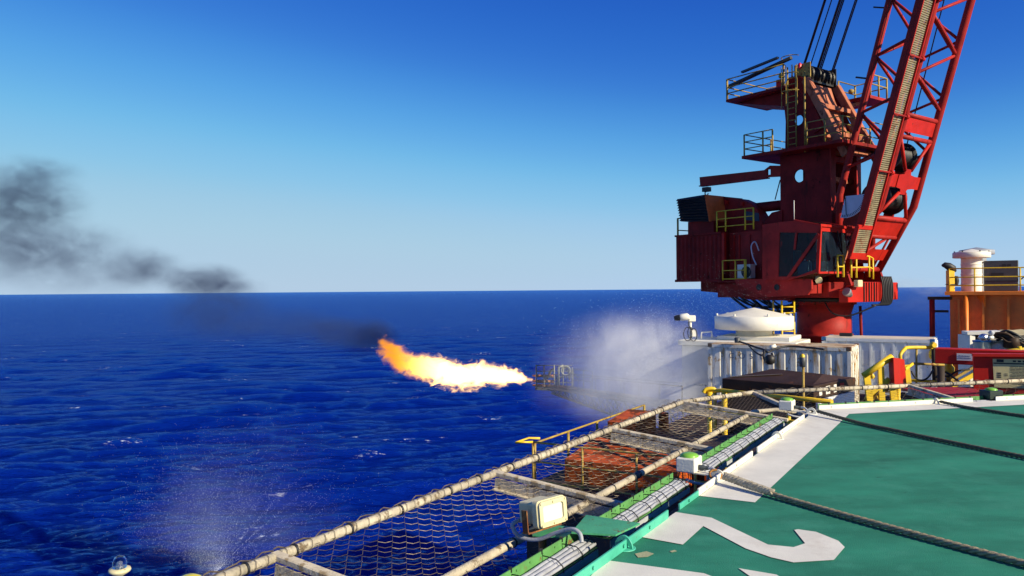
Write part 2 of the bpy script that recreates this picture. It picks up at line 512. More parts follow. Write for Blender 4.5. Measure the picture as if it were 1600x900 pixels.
def s_at(px, d, z):
    """s where the line at offset d, height z crosses a picture column"""
    lo, hi = 3.2, 16.0
    for _ in range(50):
        m_ = (lo + hi) / 2
        if project(E1(m_, d, z))[0] < px: lo = m_
        else: hi = m_
    return (lo + hi) / 2

# painted markings, thin sheets 4 mm above the plate
def paint(name, poly, m=LINEWHITE, z=0.004):
    mb = MB(); mb.add([V((p.x, p.y, z)) for p in poly], [list(range(len(poly)))])
    return obj(name, mb, m, deck_root)
sw = s_at(1091, 0, 0)
wid = 0.44
paint('white_edge_line', [E1(sw, -0.012), E1(sw + 0.02, -wid), E1(SC, -wid) - U1 * (wid * 0.414), C1 - N1 * 0.012 - U1 * 0.005])
paint('white_edge_line', [C1 - N2 * 0.012 + U2 * 0.012, E1(SC, -wid) - U1 * (wid * 0.414), E2(SIDE, -wid) , E2(SIDE, -0.012)], z=0.0045)
def deckpix(pts):
    return [onz(x, y, 0.0) for x, y in pts]
two = [(1056, 801), (1112, 810), (1200, 852), (1240, 856), (1258, 850), (1241, 829), (1247, 828), (1275, 832), (1310, 846), (1320, 856), (1303, 876), (1240, 880), (1205, 872), (1165, 858), (1099, 823), (1067, 852), (1001, 840)]
mbt = MB(); pts = [V((p.x, p.y, 0.005)) for p in deckpix(two)]
mbt.add(pts, [list(range(len(pts)))])
obj('painted_numeral', mbt, LINEWHITE, deck_root, label='white painted figure 2 on the green deck')
dig = [(951, 877), (1100, 897), (1175, 925), (1120, 960), (900, 925), (931, 893)]
pts = [V((p.x, p.y, 0.005)) for p in deckpix(dig)]
obj('painted_numeral', MB().add(pts, [list(range(len(pts)))]), LINEWHITE, deck_root, label='top of a second white painted figure at the bottom edge')
dig = [(1154, 889), (1213, 899), (1290, 940), (1240, 950)]
pts = [V((p.x, p.y, 0.005)) for p in deckpix(dig)]
obj('painted_numeral', MB().add(pts, [list(range(len(pts)))]), LINEWHITE, deck_root)

# upstand along the edges, in lengths with gaps between
def upstand(a, b, h, m, fn=E1):
    mb = MB()
    p, q = fn(a, 0), fn(b, 0)
    n = (N1 if fn is E1 else N2)
    mb.bar(p + Z3 * (h / 2 + 0.001), q + Z3 * (h / 2 + 0.001), 0.016, h)
    for k in range(int((b - a) / 0.45)):
        c = fn(a + 0.2 + k * 0.45, 0.0, h * 0.6)
        mb.lathe(c - n * 0.012, [(0.012, 0), (0.012, 0.006)], 8, axis=-n)
    return obj('edge_upstand', mb, m, deck_root, bevel=0.003)
upstand(-1.0, s_at(1043, 0, 0.06), 0.062, TEAL)
upstand(s_at(1061, 0, 0.1), sw - 0.005, 0.045, TEAL)
upstand(sw, s_at(1175, 0, 0.1), 0.058, LINEWHITE)
upstand(s_at(1183, 0, 0.1), s_at(1256, 0, 0.1), 0.058, LINEWHITE)
upstand(0.04, 2.55, 0.058, LINEWHITE, E2)
upstand(2.95, 6.5, 0.058, LINEWHITE, E2)

for fn, a, b in ((E1, -2.0, SC), (E2, 0.0, SIDE)):
    obj('gap_shade_plate', MB().bar(fn(a, 0.26, -0.42), fn(b, 0.26, -0.42), 0.52, 0.05), UNDERSIDE, deck_root)  # dark plate added so the gap beside the deck edge reads as shade
# pad eyes welded to the deck near the edge
def pad_eye(c, ax, m):
    mb = MB()
    n = 14; ring = []
    side = ax.cross(Z3).normalized()
    outer = [c + ax * (0.062 * math.cos(a)) + Z3 * max(0.0, 0.085 * math.sin(a)) for a in [math.pi * k / n for k in range(n + 1)]]
    inn = [c + ax * (0.030 * math.cos(a)) + Z3 * (0.028 + 0.028 * math.sin(a)) for a in [math.pi * k / n for k in range(n + 1)]]
    for t in (-0.009, 0.009):
        o = len(mb.v)
        mb.add([p + side * t for p in outer + inn], [(k, k + 1, n + 2 + k, n + 1 + k) for k in range(n)])
    m2 = 2 * (n + 1)
    for k in range(n):
        mb.f.append([k, k + 1, m2 + k + 1, m2 + k]); mb.sm.append(True)
        mb.f.append([n + 1 + k, n + 2 + k, m2 + n + 2 + k, m2 + n + 1 + k]); mb.sm.append(True)
    mb.lathe(c, [(0.075, 0.002), (0.075, 0.006), (0.07, 0.008)], 20)
    return obj('pad_eye', mb, m, deck_root)
pad_eye(onz(1122, 749, 0) , N1, LINEWHITE)
pad_eye(onz(1214, 686, 0), N1, LINEWHITE)
pad_eye(onz(1268, 647, 0), N1, LINEWHITE)
pad_eye(onz(1462, 631, 0), N2, LINEWHITE)
pad_eye(onz(975, 857, 0), N1, TEAL)
# bare scuffed patch beside the near pad eye
paint('scuffed_patch', deckpix([(992, 866), (1010, 862), (1022, 866), (1012, 871), (997, 872)]), mat('bare_scuff', (0.36, 0.36, 0.2), 0.8, rust=0.3), z=0.0035)
paint('scuffed_patch', deckpix([(1046, 862), (1054, 860), (1058, 862), (1050, 864)]), mat('bare_scuff', (0.36, 0.36, 0.2), 0.8), z=0.0035)
# legs under the helideck down to the main deck
for (s_, d_) in ((4.0, -2.6), (10.0, -2.6), (4.0, -12.0), (12.0, -12.0)):
    obj('support_leg', MB().tube([E1(s_, d_, -1.102), E1(s_ + 8, d_ - 3, -3.6 if s_ > 5 else -12)], 0.32, 12), UNDERSIDE, deck_root)

# ------------------------------------------------------------------ the setting: main deck of the rig
MAIN_Z = -3.6
main = [N1 * 10.6 + U1 * 18.3, N1 * 10.6 + U1 * 70, N1 * -45 + U1 * 70, N1 * -45 + U1 * 18.3]
mb = MB(); mb.prism([p + Z3 * MAIN_Z for p in main], V((0, 0, -6)))
o = obj('main_deck', mb, DECKBROWN, None); o['kind'] = 'structure'; o['label'] = 'dark worn main deck of the rig below the helideck'

# ------------------------------------------------------------------ safety net along the helideck edge
RIM, DROP = 1.83, 0.15                       # rim distance from the deck edge, fall from rim to inner edge
INNER = 0.44
def netz(d):                                 # net slopes up outwards
    return -DROP * (RIM - d) / (RIM - INNER)

def chain_link(fn, s0, s1, d0, d1, a=0.10, b=0.058, r=0.0020, sag=0.06):
    """zigzag wires of a chain-link net; fn(s, d, z)"""
    mb = MB()
    ns = max(2, int((s1 - s0) / (a / 2))); nd = max(2, int((d1 - d0) / b))
    def pt(i, j, w):
        s = s0 + (s1 - s0) * i / ns; d = d0 + (d1 - d0) * j / nd
        u = (s - s0) / (s1 - s0); v = (d - d0) / (d1 - d0)
        z = netz(d) - sag * math.sin(math.pi * u) * math.sin(math.pi * v) + w
        z += 0.022 * noise.noise(V((s * 2.3, d * 2.3, 1.3)))
        return fn(s + 0.016 * noise.noise(V((s * 5, d * 5, 4))), d, z)
    for j in range(nd):
        pts = []
        for i in range(ns + 1):
            up = ((i + j) % 2 == 0)
            p = pt(i, j if up else j + 1, 0.004 if up else -0.004)
            if i and True:
                q = pts[-1]
                mid = (p + q) / 2; mid.z -= 0.010
                pts.append(mid)
            pts.append(p)
        mb.tube(pts, r, 3, caps=False)
    return mb

def ties(path_a, path_b, n, parent, r=0.036):
    for k in range(n):
        c = path_a.lerp(path_b, (k + 0.5 + random.uniform(-0.25, 0.25)) / n)
        ax = (path_b - path_a).normalized()
        obj('tie', MB().lathe(c - ax * 0.008, [(r, 0), (r + 0.006, 0.004), (r + 0.006, 0.014), (r, 0.018)], 10, axis=ax), BLACK, parent)

ARMCREAM = mat('cream_arm_paint', (0.56, 0.48, 0.34), 0.7, var=0.3, scale=6, rust=0.4, rscale=9, rustcol=(0.30, 0.22, 0.12), bump=0.25)
def cross_arm(fn, s, parent):
    mb = MB()
    mb.bar(fn(s, RIM + 0.03, 0.008), fn(s, INNER - 0.1, netz(INNER) + 0.003), 0.070, 0.045)
    a = obj('cross_arm', mb, ARMCREAM, parent, bevel=0.008)
    ax = fn(1, 0, 0) - fn(0, 0, 0)
    mb = MB()
    mb.bar(fn(s - 0.03, RIM - 0.02, -0.125), fn(s - 0.03, INNER - 0.1, netz(INNER) - 0.135), 0.11, 0.012)
    mb.bar(fn(s - 0.03, RIM - 0.02, -0.075), fn(s - 0.03, INNER - 0.1, netz(INNER) - 0.085), 0.012, 0.09)
    obj('arm_flange', mb, ARMCREAM, a)

def net_panel(fn, s0, s1, label, n_ties=5, mid=True, fine=1.0, wrap=None):
    root = thing('safety_net_panel', label, 'safety net', fn((s0 + s1) / 2, 1.0, -0.4), 'safety net panels round the helideck')
    rim = MB().tube([fn(s0 + 0.03, RIM, 0), fn(s1 - 0.03, RIM, 0)], 0.033, 10)
    rp = obj('rim_pipe', rim, NETPIPE, root)
    ties(fn(s0, RIM, 0), fn(s1, RIM, 0), n_ties, rp)
    # loose lacing wire running over the rim
    pts = [fn(s0 + (s1 - s0) * k / 60, RIM + 0.028 + 0.012 * math.sin(k * 2.1), 0.034 + 0.012 * math.sin(k * 1.3 + 1)) for k in range(61)]
    obj('lacing_wire', MB().tube(pts, 0.005, 4), NETWIRE, rp)
    if mid:
        dm = 0.90
        mp_ = obj('middle_pipe', MB().tube([fn(s0 + 0.05, dm, netz(dm) - 0.03), fn(s1 - 0.05, dm, netz(dm) - 0.03)], 0.031, 10), NETPIPE, root)
        ties(fn(s0, dm, netz(dm) - 0.03), fn(s1, dm, netz(dm) - 0.03), 3, mp_, 0.031)
        if wrap:
            obj('tape_wrap', MB().tube([fn(wrap[0], dm, netz(dm) - 0.03), fn(wrap[1], dm, netz(dm) - 0.03)], 0.036, 10), GREYWRAP, mp_)
    cross_arm(fn, s1, root)
    nm = chain_link(fn, s0 + 0.02, s1 - 0.02, INNER, RIM + 0.01, 0.145 * fine, 0.060 * fine)
    # lacing turns round the rim
    k = 0; s = s0 + 0.05
    while s < s1 - 0.04:
        ring = [fn(s + 0.012 * math.sin(a), RIM + 0.041 * math.cos(a), 0.041 * math.sin(a)) for a in [6.283 * i / 8 for i in range(9)]]
        nm.tube(ring, 0.0024, 3, caps=False); s += 0.105 * fine * random.uniform(0.7, 1.3)
    obj('netting', nm, NETWIRE, root)
    return root

net_panel(E1, 0.9, 3.45, 'chain-link net panel cut by the bottom edge of the picture')
net_panel(E1, 3.45, 6.0, 'chain-link net panel over open sea beside the cream floodlight', wrap=(4.95, 5.55))
net_panel(E1, 6.0, 8.55, 'chain-link net panel over the orange steelwork and yellow handrail', wrap=(6.95, 7.12))
net_panel(E1, 8.55, 11.1, 'chain-link net panel over the yellow posts and white grating', fine=1.15)
net_panel(E2, 0.15, 3.05, 'net panel in front of the brown tank and yellow steps', mid=False, fine=1.3)
net_panel(E2, 3.05, 5.9, 'net panel in front of the red notice stand', mid=False, fine=1.3)
# mitred corner panel
cr_ = thing('safety_net_panel', 'narrow wedge of netting at the corner of the helideck', 'safety net', E1(SC, 1.0, -0.4), 'safety net panels round the helideck')
pa, pb, pc = E1(11.1, RIM, 0.0), E2(0.15, RIM, 0.0), C1 + (N1 + N2) * 0.18 - Z3 * 0.14
rp = obj('rim_pipe', MB().tube([pa, pb], 0.036, 10), NETPIPE, cr_)
ties(pa, pb, 4, rp)
obj('cross_arm', MB().bar(pb, E2(0.12, INNER - 0.1, netz(INNER)), 0.075, 0.05), ARMCREAM, cr_, bevel=0.008)
obj('bent_pipe', MB().tube([E1(11.0, 0.9, netz(0.9) - 0.03), E1(11.3, 0.86, -0.10), (E1(11.5, 0.7, -0.11) + E2(0.1, 0.9, -0.11)) / 2, E2(0.12, 0.55, -0.13)], 0.031, 8), NETPIPE, cr_)
mb = MB()
for k in range(34):
    v = k / 33
    a, b = pc.lerp(pa, v), pc.lerp(pb, v)
    n_ = max(2, int((b - a).length / 0.05)); pts = []
    for i in range(n_ + 1):
        q = a.lerp(b, i / n_); q = q + (pa + pb - pc * 2).normalized() * (0.025 if i % 2 else -0.025)
        q.z -= 0.05 * math.sin(math.pi * v)
        pts.append(q)
    mb.tube(pts, 0.0025, 3, caps=False)
obj('netting', mb, NETWIRE, cr_)

# ------------------------------------------------------------------ cable trays with bundled cables
TD, TZ = 0.335, -0.022
def tray(fn, s0, s1, label, nseg=14, tabs=(), d=TD):
    root = thing('cable_tray', label, 'cable tray', fn((s0 + s1) / 2, d, TZ - 0.1), 'cable trays along the helideck edge')
    mb = MB()
    mb.bar(fn(s0, d + 0.075, TZ), fn(s1, d + 0.075, TZ), 0.007, 0.095)      # outer side plate
    mb.bar(fn(s0, d, TZ - 0.05), fn(s1, d, TZ - 0.05), 0.15, 0.006)
    k = s0 + 0.1
    while k < s1:
        mb.lathe(fn(k, d + 0.0705, TZ + 0.025), [(0.007, 0), (0.007, 0.005)], 6, axis=-(N1 if fn is E1 else N2)); k += 0.16
    obj('side_plate', mb, TRAYGREEN, root)
    obj('lower_channel', MB().bar(fn(s0, d - 0.075, TZ - 0.085), fn(s1, d - 0.075, TZ - 0.085), 0.008, 0.045), mat('pale_tray_lip', (0.40, 0.42, 0.43), 0.5), root)
    for (dd, zz, rr) in ((0.038, -0.018, 0.017), (0.006, -0.020, 0.017), (-0.027, -0.024, 0.016), (-0.056, -0.032, 0.013), ):
        ph = random.uniform(0, 6)
        pts = [fn(s0 + (s1 - s0) * i / 24, d + dd + 0.004 * math.sin(i * 0.9 + ph), TZ + zz + 0.003 * math.sin(i * 1.4 + ph)) for i in range(25)]
        obj('cable', MB().tube(pts, rr, 8), CABLE, root)
    for i in range(nseg):
        s = s0 + (s1 - s0) * (i + 0.5 + random.uniform(-0.2, 0.2)) / nseg
        ring = [(0.070, 0.03), (0.03, 0.032), (-0.03, 0.024), (-0.072, -0.012), (-0.08, -0.05)]
        mb = MB().tube([fn(s + 0.006 * random.uniform(-1, 1), d + a, TZ + b - 0.012) for a, b in ring], 0.0038, 5)
        mb.box(fn(s, d + 0.078, TZ + 0.045), 0.02, 0.02, 0.03)
        obj('cable_tie', mb, BLACK, root)
    for s in tabs:
        obj('bracket_tab', MB().bar(fn(s - 0.045, d - 0.085, TZ - 0.14), fn(s + 0.045, d - 0.085, TZ - 0.14), 0.006, 0.10), TRAYGREEN, root)
    return root
tray(E1, 2.6, s_at(918, TD, TZ) , 'green cable tray at the bottom edge, ending under the floodlight bracket', 6)
tray(E1, s_at(938, TD, TZ), s_at(1064, TD, TZ), 'green cable tray between the floodlight bracket and the first perimeter lamp', 8, tabs=(s_at(1000, TD, TZ),))
tray(E1, s_at(1092, TD, TZ), s_at(1216, TD, TZ), 'long green cable tray between the two white perimeter lamps', 12, tabs=(s_at(1140, TD, TZ), s_at(1212, TD, TZ)))
tray(E2, 0.25, 5.6, 'green cable tray along the far deck edge', 20, d=0.24)

# ------------------------------------------------------------------ perimeter lamps
def perimeter_lamp(c, ax, side, label, boxm, size=0.22, hose=True):
    root = thing('perimeter_lamp', label, 'deck lamp', c, 'perimeter lamps on the helideck edge')
    A = (ax, side, Z3)
    mb = MB().box(c + Z3 * 0.075, size, size * 0.8, 0.13, A)
    obj('lamp_box', mb, boxm, root, bevel=0.01)
    mb = MB().lathe(c + Z3 * 0.1405, [(0.085, 0.0), (0.085, 0.010), (0.07, 0.024), (0.04, 0.034), (0.004, 0.037)], 20)
    obj('lens', mb, LENSGREEN, root)
    mb = MB().lathe(c + side * (-size * 0.4) + Z3 * 0.05, [(0.024, 0.0), (0.024, 0.05), (0.018, 0.055), (0.018, 0.09)], 10, axis=-side)
    g = obj('cable_gland', mb, GREYWRAP, root)
    if hose:
        a = c - side * (size * 0.4 + 0.09) + Z3 * 0.05
        pts = [a, a - side * 0.05 - ax * 0.01, a - side * 0.10 - ax * 0.06 - Z3 * 0.04, a - side * 0.09 - ax * 0.16 - Z3 * 0.10, a + side * 0.03 - ax * 0.24 - Z3 * 0.09, a + side * 0.12 - ax * 0.27 - Z3 * 0.06]
        sm_ = []
        for i in range(len(pts) - 1):
            for k in range(6):
                t = k / 6; p0 = pts[max(i - 1, 0)]; p1 = pts[i]; p2 = pts[i + 1]; p3 = pts[min(i + 2, len(pts) - 1)]
                sm_.append(0.5 * ((2 * p1) + (p2 - p0) * t + (2 * p0 - 5 * p1 + 4 * p2 - p3) * t * t + (3 * p1 - p0 - 3 * p2 + p3) * t ** 3))
        sm_.append(pts[-1])
        obj('cable', MB().tube(sm_, 0.014, 8), CABLE, root)
    obj('mount_bracket', MB().bar(c + Z3 * 0.0, c - side * (TD - 0.03) + Z3 * 0.0, 0.10, 0.012), boxm, root)
    return root
perimeter_lamp(E1(s_at(1077, TD + 0.04, 0), TD + 0.04, -0.03), U1, N1, 'white box deck lamp with green lens nearest the floodlight', WHITE)
perimeter_lamp(E1(s_at(1230, TD + 0.04, 0), TD + 0.04, -0.03), U1, N1, 'white box deck lamp with green lens at the deck corner', WHITE)
t_ = 3.18
perimeter_lamp(E2(t_, TD - 0.03, -0.03), U2, N2, 'black box deck lamp with green lens in front of the red notice stand', mat('black_lamp_box', (0.02, 0.035, 0.03), 0.4), 0.25)

# ------------------------------------------------------------------ floodlight on its bracket
fl_s = s_at(858, 0.62, 0.0)
FB = E1(fl_s, 0.62, -0.03)
fr = thing('floodlight', 'cream floodlight with square frosted glass on a green bracket at the net', 'floodlight', FB)
# bracket plate reaching from the deck edge out over the tray
mb = MB(); mb.prism([onz(x, y, 0.035) for x, y in ((893, 834), (916, 807), (1000, 820), (962, 838))], V((0, 0, 0.012)))
GBR = mat('green_bracket_paint', (0.06, 0.30, 0.14), 0.5, var=0.3, rust=0.25, rscale=9)
obj('bracket_plate', mb, GBR, fr)
obj('bracket_shelf', MB().prism([onz(x, y, -0.03) for x, y in ((832, 838), (858, 822), (905, 826), (886, 842))], V((0, 0, 0.01))), GBR, fr)
fx = V((0.70, -0.72, 0)).normalized()          # the way the lamp faces: back over the deck
fx = (fx + Z3 * 0.10).normalized()
fy = fx.cross(Z3).normalized(); fz = fy.cross(fx).normalized()
LC = P(850, 798, (FB - EYE).dot(FWD))
def FL(a, b, c): return LC + fx * a + fy * b + fz * c
def rrect(w, h, r, n=5):
    out = []
    for cx, cy, a0 in ((w / 2 - r, h / 2 - r, 0), (-w / 2 + r, h / 2 - r, 90), (-w / 2 + r, -h / 2 + r, 180), (w / 2 - r, -h / 2 + r, 270)):
        for k in range(n + 1):
            a = R(a0 + 90 * k / n); out.append((cx + r * math.cos(a), cy + r * math.sin(a)))
    return out
obj('lamp_body', MB().prism([FL(0.02, y, z) for y, z in rrect(0.285, 0.185, 0.03)], fx * 0.055), CREAM, fr, bevel=0.006)
obj('back_housing', MB().prism([FL(-0.13, y, z) for y, z in rrect(0.23, 0.145, 0.018)], fx * 0.15), CREAM, fr, bevel=0.006)
mb = MB()
rr1, rr2 = rrect(0.268, 0.17, 0.026), rrect(0.205, 0.112, 0.018)
n_ = len(rr1)
mb.add([FL(0.0755, y, z) for y, z in rr1] + [FL(0.092, y, z) for y, z in rr1] + [FL(0.092, y, z) for y, z in rr2] + [FL(0.078, y, z) for y, z in rr2],
       [(k, (k + 1) % n_, n_ + (k + 1) % n_, n_ + k) for k in range(n_)] + [(n_ + k, n_ + (k + 1) % n_, 2 * n_ + (k + 1) % n_, 2 * n_ + k) for k in range(n_)] + [(2 * n_ + k, 2 * n_ + (k + 1) % n_, 3 * n_ + (k + 1) % n_, 3 * n_ + k) for k in range(n_)])
for sy in (-0.118, 0, 0.118):
    for sz in (-0.071, 0.071):
        mb.lathe(FL(0.092, sy, sz), [(0.008, 0), (0.008, 0.007)], 8, axis=fx)
fb = obj('front_bezel', mb, CREAM, fr)
obj('lamp_glass', MB().prism([FL(0.0765, y, z) for y, z in rr2], fx * 0.002), LAMPGLASS, fr)
mb = MB(); mb.bar(FL(-0.03, -0.16, -0.12), FL(-0.03, -0.16, 0.03), 0.05, 0.008, up=fy); mb.bar(FL(-0.03, 0.16, -0.12), FL(-0.03, 0.16, 0.03), 0.05, 0.008, up=fy)
mb.bar(FL(-0.03, -0.165, -0.122), FL(-0.03, 0.165, -0.122), 0.06, 0.01, up=fz)
obj('yoke', mb, mat('rusty_yoke', (0.30, 0.13, 0.03), 0.7, rust=0.5, rscale=9), fr)
obj('mounting_post', MB().tube([FL(-0.03, 0, -0.15), V((LC.x - fx.x * 0.03, LC.y - fx.y * 0.03, -0.75))], 0.03, 8), mat('rusty_yoke', (0.3, 0.13, 0.03)), fr)
obj('cable_gland', MB().lathe(FL(-0.08, -0.135, -0.03), [(0.026, 0), (0.026, 0.04), (0.018, 0.045), (0.018, 0.09)], 10, axis=-fy), GREYWRAP, fr)
def spline(pts, k_=8):
    out = []
    for i in range(len(pts) - 1):
        p0 = pts[max(i - 1, 0)]; p1 = pts[i]; p2 = pts[i + 1]; p3 = pts[min(i + 2, len(pts) - 1)]
        for k in range(k_):
            t = k / k_
            out.append(0.5 * ((2 * p1) + (p2 - p0) * t + (2 * p0 - 5 * p1 + 4 * p2 - p3) * t * t + (3 * p1 - p0 - 3 * p2 + p3) * t ** 3))
    out.append(pts[-1]); return out
fd = (FB - EYE).dot(FWD)
cab = spline([FL(-0.08, -0.225, -0.03), P(808, 814, fd + 0.02), P(803, 828, fd - 0.02), P(815, 840, fd - 0.06), P(840, 843, fd - 0.12), P(868, 833, fd - 0.18), P(893, 827, fd - 0.25), P(906, 834, fd - 0.30), P(909, 848, fd - 0.33)])
obj('power_cable', MB().tube(cab, 0.0145, 8), CABLE, fr)

# ------------------------------------------------------------------ tie-down ropes
def rope(name, pts, r, label, m, strands=3, pitch=0.16):
    path = spline(pts, 60)
    L_ = [0.0]
    for a, b in zip(path[:-1], path[1:]): L_.append(L_[-1] + (b - a).length)
    root = thing(name, label, 'rope', pts[0], 'tie-down ropes across the deck')
    for k in range(strands):
        hp = []
        for i, p in enumerate(path):
            t = (path[min(i + 1, len(path) - 1)] - path[max(i - 1, 0)]).normalized()
            x = t.cross(Z3).normalized(); y = x.cross(t)
            a = 2 * math.pi * (L_[i] / pitch + k / strands)
            fat = r * (1 + 0.05 * noise.noise(p * 9))
            hp.append(p + (x * math.cos(a) + y * math.sin(a)) * fat * 0.52 + V((0, 0, 0.004 * noise.noise(p * 2.3))))
        obj('strand', MB().tube(hp, r * 0.54, 6), m, root)
    return root
def rp_pts(a, b, n, r, lift):
    p, q = onz(*a, 0), onz(*b, 0)
    out = []
    for i in range(n + 1):
        t = i / n; c = p.lerp(q, t)
        out.append(V((c.x + 0.012 * math.sin(t * 7 + 1), c.y, r * 1.06 + lift * max(0, 1 - t * 4) ** 1.6)))
    return out
a0 = rp_pts((1130, 757), (1640, 899), 12, 0.024, 0.035)
rn = rope('tie_down_rope', a0, 0.023, 'thick frayed rope across the green deck above the painted 2', ROPE)
sp = spline(a0, 60)
# spliced thicker length and chafing wrap near the pad eye
for k in range(3):
    hp = []
    for i in range(4, 150):
        p = sp[i]; t = (sp[i + 1] - sp[i - 1]).normalized(); x = t.cross(Z3).normalized(); y = x.cross(t)
        a = 2 * math.pi * (i / 26.0 + k / 3); rr_ = 0.030 * (1 - max(0, (i - 90) / 70.0) * 0.35)
        hp.append(p + Z3 * 0.012 + (x * math.cos(a) + y * math.sin(a)) * rr_ * 0.6)
    obj('splice', MB().tube(hp, 0.019, 6), mat('pale_hemp_rope', (0.46, 0.40, 0.29), 0.9, var=0.35, scale=30, bump=0.6, bscale=250), rn)
mb = MB()
for k in range(40):
    i = random.randint(40, 150); p = sp[i]
    d = V((random.uniform(-1, 1), random.uniform(-1, 1), random.uniform(0.1, 1))).normalized()
    mb.tube([p + Z3 * 0.01, p + Z3 * 0.01 + d * random.uniform(0.03, 0.06)], 0.0022, 3)
obj('frayed_fibre', mb, ROPE, rn)
obj('shackle', MB().tube([onz(1118, 750, 0) + V((0.05 * math.cos(a), 0.03 * math.sin(a), 0.045 + 0.035 * math.sin(a))) for a in [6.28 * k / 14 for k in range(15)]], 0.011, 6), mat('rusty_shackle', (0.34, 0.15, 0.03), 0.8, rust=0.5, rscale=20), rn)
rope('tie_down_rope', rp_pts((1276, 650), (1640, 727), 10, 0.022, 0.04), 0.022, 'dark rope across the middle of the green deck from the deck corner', ROPEDARK)
rope('tie_down_rope', rp_pts((1468, 632), (1640, 659), 8, 0.020, 0.02), 0.021, 'short far rope beyond the other two, under the red notice stand', ROPEDARK)

# ------------------------------------------------------------------ lamps at the bottom left
DD = 7.0
c = P(187, 889, DD)
dl = thing('glass_dome_lamp', 'small clear glass dome lamp on a cream disc above the sea', 'lamp', V((c.x, c.y, c.z - 1.2)))
obj('disc_base', MB().lathe(c, [(0.03, -0.06), (0.088, -0.022), (0.094, -0.008), (0.088, 0.006), (0.06, 0.012)], 28), CREAM, dl)
obj('dome', MB().lathe(c, [(0.058, 0.013), (0.060, 0.05), (0.054, 0.085), (0.038, 0.108), (0.015, 0.118), (0.002, 0.119)], 28), DOMEGLASS, dl)
obj('bulb', MB().lathe(c, [(0.028, 0.014), (0.030, 0.03), (0.018, 0.038), (0.016, 0.06), (0.004, 0.068)], 14), mat('silver_bulb_base', (0.55, 0.55, 0.5), 0.25, metal=0.8), dl)
obj('post', MB().tube([c - Z3 * 0.06, c - Z3 * 1.2], 0.03, 10), UNDERSIDE, dl)
c = P(296, 908, 4.9)
yl = thing('yellow_dome_lamp', 'yellow lamp cap just showing at the bottom edge', 'lamp', c - Z3 * 0.25)
obj('lens', MB().lathe(c, [(0.085, -0.02), (0.085, 0.0), (0.07, 0.02), (0.04, 0.034), (0.003, 0.038)], 24), mat('yellow_lens', (0.75, 0.62, 0.02), 0.3), yl)
obj('lamp_box', MB().box(c - Z3 * 0.09, 0.2, 0.2, 0.13), WHITE, yl, bevel=0.01)
obj('post', MB().tube([c - Z3 * 0.15, c - Z3 * 0.8], 0.03, 8), NETPIPE, yl)

# ------------------------------------------------------------------ pedestal crane
CD = 42.0
AX = P(1287, 452, CD); AX = V((AX.x, AX.y, 0))
HD = V((math.cos(R(-53.6)), math.sin(R(-53.6)), 0)); PD = V((-HD.y, HD.x, 0))
def C(u, q, z): return AX + HD * u + PD * q + Z3 * z
def hitq(px, py, q):
    d = ray(px, py); n = PD
    t = (AX + PD * q - EYE).dot(n) / d.dot(n); p = EYE + d * t
    return (p - AX).dot(HD), p.z
def hitu(px, py, u):
    d = ray(px, py); n = HD
    t = (AX + HD * u - EYE).dot(n) / d.dot(n); p = EYE + d * t
    return (p - AX).dot(PD), p.z
def Cq(px, py, q):
    u, z = hitq(px, py, q); return C(u, q, z)
def Cu(px, py, u):
    q, z = hitu(px, py, u); return C(u, q, z)
CAX = (HD, PD, Z3)
crane = thing('pedestal_crane', 'big red pedestal crane with lattice boom rising out of the picture', 'crane', C(0, 0, MAIN_Z))

# pedestal and slewing ring
obj('pedestal', MB().lathe(C(0, 0, 0), [(1.38, MAIN_Z), (1.38, -0.95), (1.46, -0.93), (1.46, -0.80), (1.38, -0.78), (1.36, 0.30), (1.50, 0.75), (1.62, 0.76), (1.62, 0.92)], 48), RED, crane)
ring = obj('slewing_ring', MB().lathe(C(0, 0, 0), [(1.75, 0.921), (1.85, 0.95), (1.85, 1.12), (1.7, 1.14)], 48), DARKSTEEL, crane)
for k in range(28):
    a = 2 * math.pi * k / 28
    obj('bolt', MB().lathe(C(1.78 * math.cos(a), 1.78 * math.sin(a), 0.88), [(0.035, 0), (0.035, 0.05)], 6), DARKSTEEL, ring)
# slewing platform
mb = MB(); mb.prism([C(-5.2, -2.3, 1.15), C(1.7, -2.3, 1.15), C(2.3, -1.6, 1.15), C(2.3, 2.2, 1.15), C(-5.2, 2.3, 1.15)], V((0, 0, 0.78)))
plat = obj('slewing_platform', mb, RED, crane, bevel=0.03)
# side girder under the cab with two round holes
qg = -4.05
gp = [hitq(*p, qg) for p in ((1148, 436), (1268, 436), (1268, 452), (1262, 461), (1196, 464), (1176, 455), (1150, 444))]
mb = MB().prism([C(u, qg, z) for u, z in gp], PD * 0.14)
gd = obj('cab_girder', mb, RED, crane)
for px in (1186, 1214):
    u, z = hitq(px, 449, qg)
    obj('girder_hole', MB().lathe(C(u, qg - 0.004, z), [(0.16, 0.0), (0.16, 0.02), (0.12, 0.02), (0.12, -0.002)], 20, axis=-PD), DARKSTEEL, gd)
obj('cab_crossbeam', MB().box(C(1.2, -3.0, 1.62), 0.35, 2.0, 0.5, CAX), RED, crane)
obj('cab_crossbeam', MB().box(C(-1.0, -3.0, 1.62), 0.35, 2.0, 0.5, CAX), RED, crane)
